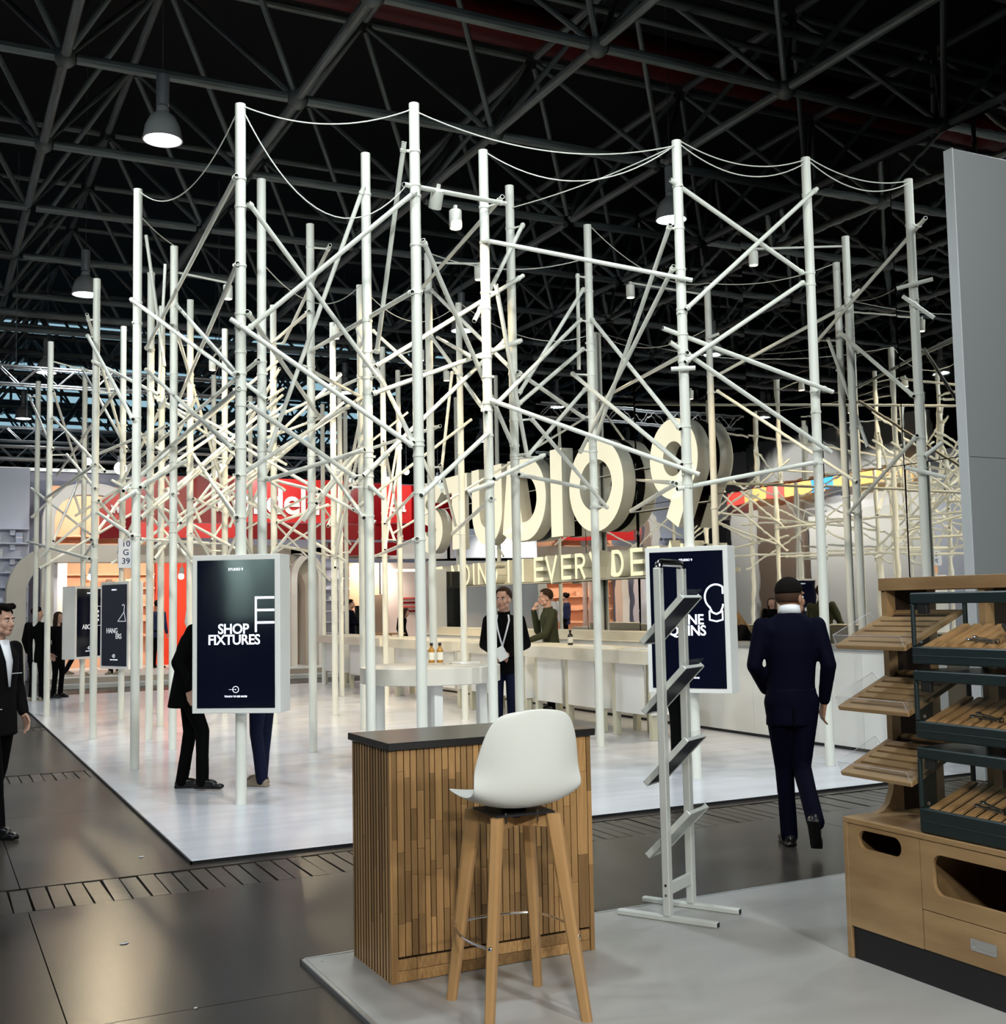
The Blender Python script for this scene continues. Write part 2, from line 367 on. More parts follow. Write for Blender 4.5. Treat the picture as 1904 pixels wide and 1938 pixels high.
# polished dark screed in slabs with thin open joints, and duct covers every 5.4 m
def in_cover(y): return None
bands = [(1.8, 2.4), (7.2, 7.8), (12.6, 13.2), (18.0, 18.6), (23.4, 24.0)]
edges = [-8]+[e for bd in bands for e in bd]+[70]
slab_mesh = None
for k in range(0, len(edges), 2):
    y0, y1 = edges[k]+.006, edges[k+1]-.006
    xs = [-22, -16.5, -11, -5.5, -2.2, .55, 3.3, 6.05, 8.8, 11.55, 17, 24, 35, 46]
    ys = [y0]+[y for y in [y0+2.7*i for i in range(1, 20)] if y < y1-1 and y < 30]+[y1]
    for i in range(len(xs)-1):
        for j in range(len(ys)-1):
            q = MB(); q.box(xs[i]+.003, xs[i+1]-.003, ys[j]+.003, ys[j+1]-.003, -.10, -.0215)
            q.build('floor_slab', M['dark'], floor, smooth=0)
q = MB(); q.box(-.048, .048, -.293, .293, -.10, 0); pl = q.mesh('cover_plank', M['cover'], 0)
rnd = random.Random(1)
for yc, x0, x1 in ((7.5, .1, 10.2), (12.9, .3, 1.6), (18.3, .3, 1.6), (23.7, .3, 1.6)):
    x = x0
    while x < x1:
        place('cover_plank', pl, floor, (x, yc, -.0245+rnd.uniform(-.004, .002)), (0, 0, rnd.uniform(-.01, .01))); x += .108
q = MB()                                                         # covers outside the photograph's view, plain strips
for y0, y1 in bands:
    spans = {7.2: ((-22, .04), (10.3, 46)), 12.6: ((-22, .24),), 18.0: ((-22, .24),), 23.4: ((-22, .24),)}.get(y0, ((-22, 46),))
    for x0, x1 in spans: q.box(x0, x1, y0+.006, y1-.006, -.10, -.026)
o = q.build('cover_strip', M['cover'], floor, smooth=0); o['kind'] = 'stuff'
# litter on the aisle floor
for x, y, s in ((.93, 6.25, 1), (1.35, 8.35, .8), (1.05, 5.1, .35)):
    q = MB(); q.ell((0,0,.004), (.022*s,.010*s,.004), 8, 5); q.ell((.018*s,.006*s,.004), (.010*s,.006*s,.003), 7, 4)
    o = q.build('paper_scrap', M['paper']); o.location = (x, y, -.0215)
    tag(o, {1: 'white paper scrap on the dark aisle floor, middle of the aisle', .8: 'paper scrap beside the corner of the white platform', .35: 'tiniest white crumb on the dark floor near the grey stand floor'}[s], 'litter', 'litter on the aisle floor')
# ceiling and hall walls, far dark
q = MB(); q.box(-22, 46, -8, 90, 15.2, 15.5); ceiling = struct(q.build('ceiling', M['ceil'], smooth=0))
for nm, bx in (('wall_far', (-22, 46, 89.7, 90)), ('wall_left', (-22.3, -22, -8, 90)), ('wall_right', (46, 46.3, -8, 90)), ('wall_near', (-22, 46, -8.3, -8))):
    q = MB(); q.box(*bx, -.1, 15.2); struct(q.build(nm, M['ceil'], smooth=0))

# ------------------------------------------------------------------ space frame roof (double layer grid, 3.48 m module)
roof = sroot('ceiling_space_frame', (0, 0, 9.75)); MOD = 3.48; ZL, ZU = 9.75, 12.2
q = MB(); q.cyl((0,0,0), (0,0,1), 1, n=10); strut_me = q.mesh('strut', M['truss'])
q = MB(); q.ell((0,0,0), .17, 10, 7); node_me = q.mesh('node', M['truss'])
mem = []; nodes = []
for i in range(-5, 12):
    for j in range(-3, 18):
        x, y = 1.68+MOD*i, 13.95+MOD*j
        nodes.append((x, y, ZL)); u = (x+MOD/2, y+MOD/2, ZU)
        mem.append(((x,y,ZL), (x+MOD,y,ZL), .082)); mem.append(((x,y,ZL), (x,y+MOD,ZL), .075))
        mem.append((u, (u[0]+MOD,u[1],ZU), .075)); mem.append((u, (u[0],u[1]+MOD,ZU), .075))
        for dx in (0, MOD):
            for dy in (0, MOD): mem.append((u, (x+dx,y+dy,ZL), .05))
def seen(p):
    d = Vector(p)-Vector((0,0,CAMH)); z = d.dot(fw)
    if z < 1: return None
    return (d.dot(rt)/z*FPX, d.dot(up)/z*FPX, z)
big = []; rest = MB(); rest_n = 0
for a, c, r in mem:
    m_ = [(a[k]+c[k])/2 for k in range(3)]; s_ = seen(m_)
    vis = s_ and abs(s_[0]) < 1050 and abs(s_[1]) < 1060 and s_[2] < 75
    big.append(((s_[2] if vis else 999), a, c, r))
big.sort(key=lambda t: t[0])
for k, (d, a, c, r) in enumerate(big):
    if k < 260 and d < 900:
        v = Vector(c)-Vector(a); L = v.length; v.normalize()
        o = place('strut', strut_me, roof, Vector(a)+v*.16-Vector((0,0,9.75)), v.to_track_quat('Z', 'Y').to_euler(), (r, r, L-.32))
    elif d < 900 or Vector(a).length < 40:
        rest.cyl((a[0],a[1],a[2]-9.75), (c[0],c[1],c[2]-9.75), r, n=7)
rest.build('strut_far', M['truss'], roof)['kind'] = 'stuff'
nodes.sort(key=lambda p: (seen(p) or (0,0,999))[2])
for p in nodes[:70]: place('node', node_me, roof, (p[0],p[1],0))
# service pipes and red duct above the frame
for nm, y, z, r, mt in (('red_duct', 19.3, 12.9, .42, 'red_pipe'), ('service_pipe', 15.0, 11.4, .09, 'truss'), ('service_pipe', 16.0, 11.6, .06, 'truss'), ('service_pipe', 31, 9.2, .10, 'truss'), ('service_pipe', 31.5, 8.9, .08, 'truss')):
    q = MB(); q.cyl((-20, y, z-9.75), (45, y, z-9.75), r, n=14); q.build(nm, M[mt], roof)
# skylight strips over the far part of the hall, each with framed panes
for k, (y, z, wd, x0, n) in enumerate(((46, 12.3, .55, 1.0, 9), (52, 12.0, .45, 0.5, 9), (58, 12.0, .9, -1, 10), (66, 11.8, .9, 0, 10))):
    t = sroot('window_%d' % (k+1), (0, y, z))
    for i in range(n):
        q = MB(); q.box(x0+i*2.2+.06, x0+i*2.2+2.14, -.04, .04, -wd/2, wd/2); q.build('pane', M['sky'], t, smooth=0)
    q = MB()
    for zz in (-wd/2-.06, wd/2+.06): q.cyl((x0-.1, -.1, zz), (x0+n*2.2+.1, -.1, zz), .12, n=8)
    q.build('frame', M['truss'], t)

# ------------------------------------------------------------------ rigging: lattice beams
def lattice(x0, x1, y, z, h_, label, grp='rigging beams over the far stands'):
    t = thing('lattice_beam', label, 'truss', ((x0+x1)/2, y, z), 0, grp); L = x1-x0; q = MB()
    for sy in (-.14, .14):
        q2 = MB(); q2.cyl((-L/2, sy, -h_/2), (L/2, sy, -h_/2), .028, n=7); q2.build('chord', M['alu'], t)
        q2 = MB(); q2.cyl((-L/2, sy, h_/2), (L/2, sy, h_/2), .028, n=7); q2.build('chord', M['alu'], t)
        n = int(L/(h_*1.0))
        for i in range(n):
            a = -L/2+L*i/n; e = -L/2+L*(i+1)/n; s_ = 1 if i % 2 else -1
            q.cyl((a, sy, -h_/2*s_), (e, sy, h_/2*s_), .014, n=5)
    o = q.build('lacing', M['alu'], t); o['kind'] = 'stuff'
    q = MB()
    for xx in (-L/3, L/3): q.cyl((xx, 0, h_/2), (xx, 0, 12.3-z), .012, n=5)
    q.build('hanger_wire', M['truss'], t)
lattice(.6, 7.5, 28.2, 7.05, .40, 'nearest pale lattice beam hanging over the far left stand')
lattice(1.2, 9.5, 36.5, 6.9, .40, 'lattice beam hanging behind the nearest one')
lattice(0.5, 16, 41.5, 6.6, .45, 'farthest long lattice beam above the red stand')
lattice(1.0, 12, 33.0, 5.9, .34, 'lowest lattice beam just above the grey wall')

# ------------------------------------------------------------------ high-bay pendant lamps
bell = [(.06,.52),(.09,.50),(.10,.42),(.19,.34),(.255,.20),(.285,.02),(.29,0),(.27,0),(.265,.03),(.235,.19),(.175,.31),(.08,.38),(0,.38)]
lm = {}
q = MB(); q.lathe(bell, 28); lm['bell'] = q.mesh('lamp_bell', M['lamp_bell'])
q = MB(); q.lathe([(0,.09),(.12,.085),(.25,.045),(.25,.03),(.12,.06),(0,.065)], 24); lm['lens'] = q.mesh('lamp_lens', M['lamp_on'])
q = MB(); q.lathe([(.075,.52),(.095,.53),(.095,.98),(.07,1.0)], 18); lm['ballast'] = q.mesh('ballast', M['lamp_body'])
q = MB(); q.cyl((0,0,1.0), (0,0,6.66), .008, n=5); lm['wire'] = q.mesh('hanger_wire', M['truss'])
LN = {(3,17): 'large glowing high-bay lamp hanging at upper left, nearest the camera', (12,17): 'bell lamp hanging behind the tall pole right of centre', (3,26.2): 'second bell lamp back on the left, below the near one',
      (12,26.2): 'bell lamp hanging in the middle among the pole tops', (3,35.3): 'third bell lamp back on the far left', (12,35.3): 'small far bell lamp behind the pole forest', (3,44): 'farthest bell lamp at the left edge'}
for x, y in LAMPS:
    if y < 8: continue
    t = thing('pendant_lamp', LN.get((x,y), 'bell lamp hanging far off over the dark hall'), 'lamp', (x, y, 8.55), 0, 'high-bay lamps')
    for k, nm in (('bell','lamp_shade'), ('lens','lens'), ('ballast','ballast'), ('wire','hanger_wire')): place(nm, lm[k], t)

# ------------------------------------------------------------------ white platform with its stand floor
q = MB(); q.rbox(1.612, 11.5, 7.95, 25.2, -.10, -.001, .004); plat = struct(q.build('trim_1', M['plat'])); plat.name = 'floor_platform'
q = MB(); q.box(1.600, 11.5, 7.938, 7.949, -.10, -.002); q.box(1.600, 1.611, 7.938, 25.2, -.10, -.002); q.build('edge_strip', M['black'], plat, smooth=0)
# ------------------------------------------------------------------ near stand floor with aluminium edge
q = MB(); q.rbox(1.640, 9.0, -4, 5.468, -.09, 0, .003); nf = struct(q.build('floor_near_stand', M['near']))
q = MB(); q.rbox(1.617, 1.639, -4, 5.49, -.09, .002, .003); q.build('edge_profile', M['alu'], nf)
q = MB(); q.rbox(1.617, 9.0, 5.469, 5.49, -.09, .002, .003); q.build('edge_profile', M['alu'], nf)
q = MB(); q.lathe([(.009,0),(.009,.0015),(0,.002)], 10, (1.70, 5.40, 0)); q.build('screw', M['alu'], nf)

# ------------------------------------------------------------------ mirror wall behind the counter
mw = sroot('wall_mirror', (11.35, 15, 0)); rnd = random.Random(7)
ys = [8.2, 9.7, 11.05, 12.55, 14.2, 15.7, 17.4, 19.2, 21.2]
for i in range(len(ys)-1):
    for z0, z1 in ((.02, 3.35), (3.36, 7.45)):
        q = MB(); q.box(-.01, .01, -(ys[i+1]-ys[i])/2+.006, (ys[i+1]-ys[i])/2-.006, z0, z1)
        o = q.build('mirror_panel', M['mirror'], mw, smooth=0); o.location = (0, (ys[i]+ys[i+1])/2-15, 0); o.rotation_euler = (0, rnd.uniform(-.004,.004), rnd.uniform(-.008,.008))
q = MB(); q.box(.03, .12, -6.8, 6.2, 0, 7.45); q.build('backing', M['black'], mw, smooth=0)
# return wall with dark glass and a white post at the far end
pw = sroot('wall_return', (10.2, 23.4, 0))
q = MB(); q.rbox(-.25, .0, -.1, .1, 0, 2.45, .005); q.build('post', M['greyedge'], pw)
q = MB(); q.box(.01, .42, -.05, .05, 0.02, 2.40); q.build('dark_panel', M['glassy'], pw, smooth=0)
q = MB(); q.box(.42, .44, -.06, .06, 0.02, 2.42); q.build('panel_edge', M['black'], pw, smooth=0)

# ------------------------------------------------------------------ back counter along the mirror
bc = thing('back_counter', 'long white panelled back counter with dark grey top before the mirror wall', 'counter', (9.05, 15, 0))
y = 8.95; k = 0
while y < 22.0:
    y2 = min(y+.62, 22.0); q = MB(); q.rbox(0, .03, y-15+.002, y2-15-.002, .035, 1.075, .002); q.build('panel', M['white2'], bc); y = y2
q = MB(); q.box(.012, .6, -6.05, 7.0, -.001, .034); q.build('plinth', M['black'], bc, smooth=0)
q = MB(); q.box(.03, .6, -6.05, 7.0, .034, 1.07); q.build('body', M['white2'], bc, smooth=0)
q = MB(); q.rbox(-.03, .63, -6.05, -1.6, 1.076, 1.115, .004); q.build('worktop', M['greywall'], bc)
q = MB(); q.rbox(-.01, .63, -1.6, 7.0, 1.076, 1.10, .004); q.rbox(.20, .63, -1.6, 7.0, 1.10, 1.22, .004); q.build('ledge', M['counter'], bc)
# bar tables in front
TB = [(24.75, 23.3), (22.95, 20.75), (20.35, 17.35), (17.0, 14.95), (14.75, 12.85), (12.66, 11.68)]
TN = ['farthest bar table by the end of the counter, at the left', 'second bar table from the far end, pale slab top', 'third bar table from the far end, bottle on it', 'bar table beside the man in black with a lanyard', 'bar table where the man in the olive jacket leans', 'nearest bar table, beside the mannequins screen']
for i, (y1, y0) in enumerate(TB):
    xo = 7.70-.012*i; t = thing('bar_table', TN[i], 'table', (xo, y0, 0), 0, 'bar tables along the counter'); L = y1-y0
    q = MB(); q.rbox(0, .80, 0, L, .905, 1.07, .006); q.build('table_top', M['counter'], t)
    legs = [.03, L-.13] if i not in (4, 3) else [.03, L*.5-.05, L-.13]
    for ly in legs:
        for lx in (.13, .64):
            q = MB(); q.rbox(lx, lx+.08, ly, ly+.08, 0, .905, .004); q.build('leg', M['leg_cream'], t)
    for a, c in zip(legs[:-1], legs[1:]):
        q = MB(); q.rbox(.10, .12, a+.13, c-.05, .30, .90, .003); q.build('front_panel', M['white2'], t)
    q = MB(); q.rbox(.10, .70, -.0, .02, .30, .90, .003); q.build('end_panel', M['white2'], t)
def bottle(loc, r, hh, body, cap, lab, label, name='bottle'):
    t = thing(name, label, 'bottle', loc, 0, 'bottles on the tables')
    q = MB(); q.lathe([(0,0),(r*.95,0),(r,.01),(r,hh*.62),(r*.75,hh*.70),(r*.36,hh*.78),(r*.36,hh*.88),(0,hh*.88)], 18); q.build('glass_body', M[body], t)
    q = MB(); q.lathe([(0,hh*.86),(r*.48,hh*.86),(r*.48,hh),(0,hh)], 14); q.build('cap', M[cap], t)
    q = MB(); q.lathe([(r*1.012,hh*.14),(r*1.02,hh*.15),(r*1.02,hh*.52),(r*1.012,hh*.53)], 18); q.build('label', M[lab], t)
bottle((8.12, 14.25, 1.07), .037, .21, 'bottle_dark', 'black', 'label_w', 'dark pump bottle with white label on the bar beside the olive jacket')
bottle((8.2, 20.95, 1.07), .05, .30, 'bottle_dark', 'black', 'label_w', 'dark bottle with white label on the far bar table')
# papers on the bar
for k, (x, yy, rz) in enumerate(((7.95, 13.6, .1), (7.92, 13.15, -.05), (7.95, 12.3, .04), (8.0, 11.95, .12))):
    q = MB(); q.box(-.12, .12, -.17, .17, 0, .006); q.box(-.11, .115, -.165, .16, .006, .011)
    o = q.build('leaflet_pile', M['paper'], smooth=0); o.location = (x, yy, 1.0705); o.rotation_euler = (0,0,rz)
    tag(o, ['thin leaflet pile on the bar left of the dark pump bottle', 'thin leaflet pile on the bar right of the pump bottle', 'leaflet pile at the left of the nearest bar table', 'leaflet pile at the right end of the nearest bar table'][k], 'leaflets', 'leaflets on the bar')

# ------------------------------------------------------------------ round standing table
t = thing('round_table', 'round pale stone standing table among the poles', 'table', (4.62, 11.0, 0))
q = MB(); q.lathe([(0,.885),(.70,.885),(.712,.892),(.712,1.045),(.705,1.05),(0,1.05)], 96); q.build('table_top', M['marble'], t, smooth=40)
for a in (2.75, 1.25, -.35, -1.85):
    q = MB(); q.rbox(-.045, .045, -.045, .045, 0, .885, .004); o = q.build('leg', M['white2'], t); o.location = (.52*cos(a), .52*sin(a), 0)
bottle((4.83, 11.46, 1.05), .035, .21, 'amber', 'black', 'label_w', 'left amber bottle on the round table')
bottle((4.91, 11.42, 1.05), .035, .21, 'amber', 'black', 'label_w', 'right amber bottle on the round table')
q = MB(); q.rbox(-.12, .12, -.08, .08, 0, .02, .003); o = q.build('leaflet_stack', M['paper']); o.location = (5.02, 11.0, 1.05); o.rotation_euler = (0,0,.2); tag(o, 'low white leaflet stack on the round table', 'leaflets')
q = MB(); q.T = Matrix.Translation((4.72, 11.12, 1.0505)) @ Matrix.Rotation(-.46, 4, 'Z'); q.add(*text_mb('STUDIO 9', .085, .0006, .003)); o = q.build('table_lettering', M['black'], smooth=0)
tag(o, 'dark lettering laid flat on the round table top', 'sign')

# ------------------------------------------------------------------ big lit sign STUDIO 9 and the line below it
SX = 10.99; SK = 10.99/9.62                                                        # face plane, letters read along -Y
def arc(cx, cz, rx, rz, a0, a1, n): return [(cx+rx*cos(a0+(a1-a0)*i/n), cz+rz*sin(a0+(a1-a0)*i/n)) for i in range(n+1)]
def letter(ch, parent, y, z0, w_, h_, t_, dep, mf, ms, name='letter'):
    """one channel letter: u runs along -Y from y; lit face towards -X, depth towards +X"""
    b = MB(); f = MB()
    k_ = MB(); y, w_, h_, t_, dep = y*SK, w_*SK, h_*SK, t_*SK, dep*1.0; z0 = 1.65+(z0-1.65)*SK; hw = t_/2
    def S(pts, closed=False):
        b.stroke(pts, hw, .006, dep, 0, 0, closed, 'x'); k_.stroke(pts, hw*.99, dep, dep+.004, 0, 0, closed, 'x'); f.stroke(pts, hw*.99, 0, .006, 0, 0, closed, 'x')
    W, H = w_-t_, h_-t_; e = lambda a0,a1,cz=H/2,rz=H/2,n=22: arc(W/2, cz, W/2, rz, a0, a1, n)
    if ch == 'O': S(e(0, 2*pi, n=44)[:-1], True)
    elif ch == 'U': S([(0,H+hw)]+arc(W/2, W/2, W/2, W/2, pi, 2*pi, 20)+[(W,H+hw)])
    elif ch == 'D': S([(0,-hw*0),(0,H)]+arc(W*.42, H/2, W*.58, H/2, pi/2, -pi/2, 26)+[(0,0)], True)
    elif ch == 'I': S([(0,-hw),(0,H+hw)])
    elif ch == 'T': S([(-hw,H),(W+hw,H)]); S([(W/2,-hw),(W/2,H-hw)])
    elif ch == 'S':
        S(arc(W/2, H*.74, W/2, H*.26, .10*pi, 1.42*pi, 18)+arc(W/2, H*.25, W/2, H*.27, .42*pi, -.9*pi, 20))
    elif ch == '9':
        S(arc(W/2, H*.64, W/2, H*.36, 0, 2*pi, 40)[:-1], True); S([(W*.99,H*.56),(W*.80,H*.34),(W*.42,-hw)])
    elif ch == 'N': S([(0,-hw),(0,H+hw)]); S([(0,H+hw*.4),(W,-hw*.4)]); S([(W,-hw),(W,H+hw)])
    elif ch == 'E': S([(0,-hw),(0,H+hw)]); [S([(hw,zz),(W+hw,zz)]) for zz in (0,H/2,H)]
    elif ch == 'V': S([(-hw*.3,H+hw),(W/2,-hw*.6),(W+hw*.3,H+hw)])
    elif ch == 'R': S([(0,-hw),(0,H+hw)]); S([(0,H)]+arc(W*.5,H*.74,W*.5,H*.26,pi/2,-pi/2,14)+[(0,H*.48)]); S([(W*.5,H*.48),(W+hw*.4,-hw)])
    elif ch == 'Y': S([(-hw*.3,H+hw),(W/2,H*.45),(W+hw*.3,H+hw)]); S([(W/2,-hw),(W/2,H*.45)])
    elif ch == 'G': S(e(.22*pi, 2*pi-.02)+[(W,H*.45),(W*.55,H*.45)])
    elif ch == 'A': S([(-hw*.3,-hw),(W/2,H+hw*.6),(W+hw*.3,-hw)]); S([(W*.2,H*.3),(W*.8,H*.3)])
    elif ch == 'L': S([(0,H+hw),(0,0),(W+hw,0)])
    elif ch == 'Q': S([(0,0),(W,0),(W,H),(0,H)], True)
    for mb in (b, f, k_): mb.v = [(v[0], -(v[1]+hw), v[2]+hw) for v in mb.v]
    o = b.build(name, M[ms], parent, fix=True); o.location = (SX-ORG[parent].x, y-ORG[parent].y, z0-ORG[parent].z)
    f.build('lit_face', M[mf], o, smooth=0, fix=True)
sg = thing('illuminated_sign', 'giant lit channel letters reading STUDIO 9 high over the counter', 'sign', (SX, 20.2, 2.95))
for ch, yl, wl in (('S', 23.4, 1.25), ('T', 22.05, 1.15), ('U', 20.67, 1.32), ('D', 19.08, 1.45), ('I', 17.45, .42), ('O', 16.80, 1.68), ('9', 14.37, 1.19)):
    letter(ch, sg, yl, 2.79, wl, 1.50, .335 if ch != 'I' else .40, .262, 'letter', 'letter_side')
q = MB()
for zz in (.30, 1.05): q.cyl((.275, -5.0, zz), (.275, 6.6, zz), .010, n=8)
q.build('rail', M['white'], sg)
s2 = thing('illuminated_line_sign', 'small lit letters reading ENDING IN EVERY DETAIL under the giant sign', 'sign', (SX, 20.2, 2.10))
for ch, yl in (('Q', 22.6), ('N', 21.73), ('D', 21.17), ('I', 20.68), ('N', 20.45), ('G', 19.92), ('I', 19.16), ('N', 18.92), ('E', 18.12), ('V', 17.70), ('E', 17.14), ('R', 16.67), ('Y', 16.21), ('D', 15.51), ('E', 14.98), ('T', 14.52), ('A', 14.12), ('I', 13.66), ('L', 13.44)):
    letter(ch, s2, yl, 2.05, {'I': .07, 'V': .42, 'N': .40, 'A': .40, 'Q': .42}.get(ch, .33), .42, .062, .22, 'letter_s', 'letter_side')
q = MB(); q.rbox(.222, .24, -4.6, 4.9, -.005, .48, .003); q.build('back_board', M['letter_side'], s2)
q = MB(); q.box(.02, .24, -4.6, 4.9, -.03, -.012); q.build('base_rail', M['letter_side'], s2, smooth=0)

# pole tops and tube ends, metres
POLES={'a1':(2.00,12.80,6.25),'a2':(2.68,14.36,6.15),'a3':(2.62,15.64,6.15),'a4':(2.00,16.20,6.15),'a5':(3.37,16.81,6.15),'a6':(2.73,18.80,6.15),'a7':(4.23,18.38,6.15),'a8':(1.79,20.32,6.15),'a9':(1.89,23.93,6.15),'a10':(2.64,22.98,6.15),'a11':(4.88,22.13,6.15),'a12':(3.06,17.33,6.15),'a13':(6.08,24.08,6.15),'b1':(2.44,10.00,6.15),'b2':(3.08,11.72,6.15),'b3':(4.55,16.65,6.15),'b4':(4.04,13.13,6.23),'b5':(3.84,10.62,6.15),'b6':(5.37,15.14,6.15),'b7':(5.69,17.34,6.15),'b8':(7.03,18.68,6.15),'b9':(7.03,21.03,6.15),'b10':(8.00,20.44,6.15),'b11':(3.85,9.36,6.15),'b12':(5.68,13.41,6.15),'b13':(7.05,15.50,6.15),'c1':(4.88,10.08,6.15),'c2':(5.56,10.85,6.15),'c3':(7.00,11.64,6.15),'c4':(6.47,9.04,6.12),'c5':(8.06,9.01,6.19),'c6':(9.44,8.96,6.15),'c7':(10.21,10.75,6.15),'c8':(10.63,11.38,6.04),'c9':(9.99,13.32,6.15),'c10':(11.29,18.60,6.77),'d1':(11.29,22.89,6.74),'d2':(11.29,25.08,6.62),'d3':(8.55,25.18,6.15),'d4':(7.79,24.49,6.15)}
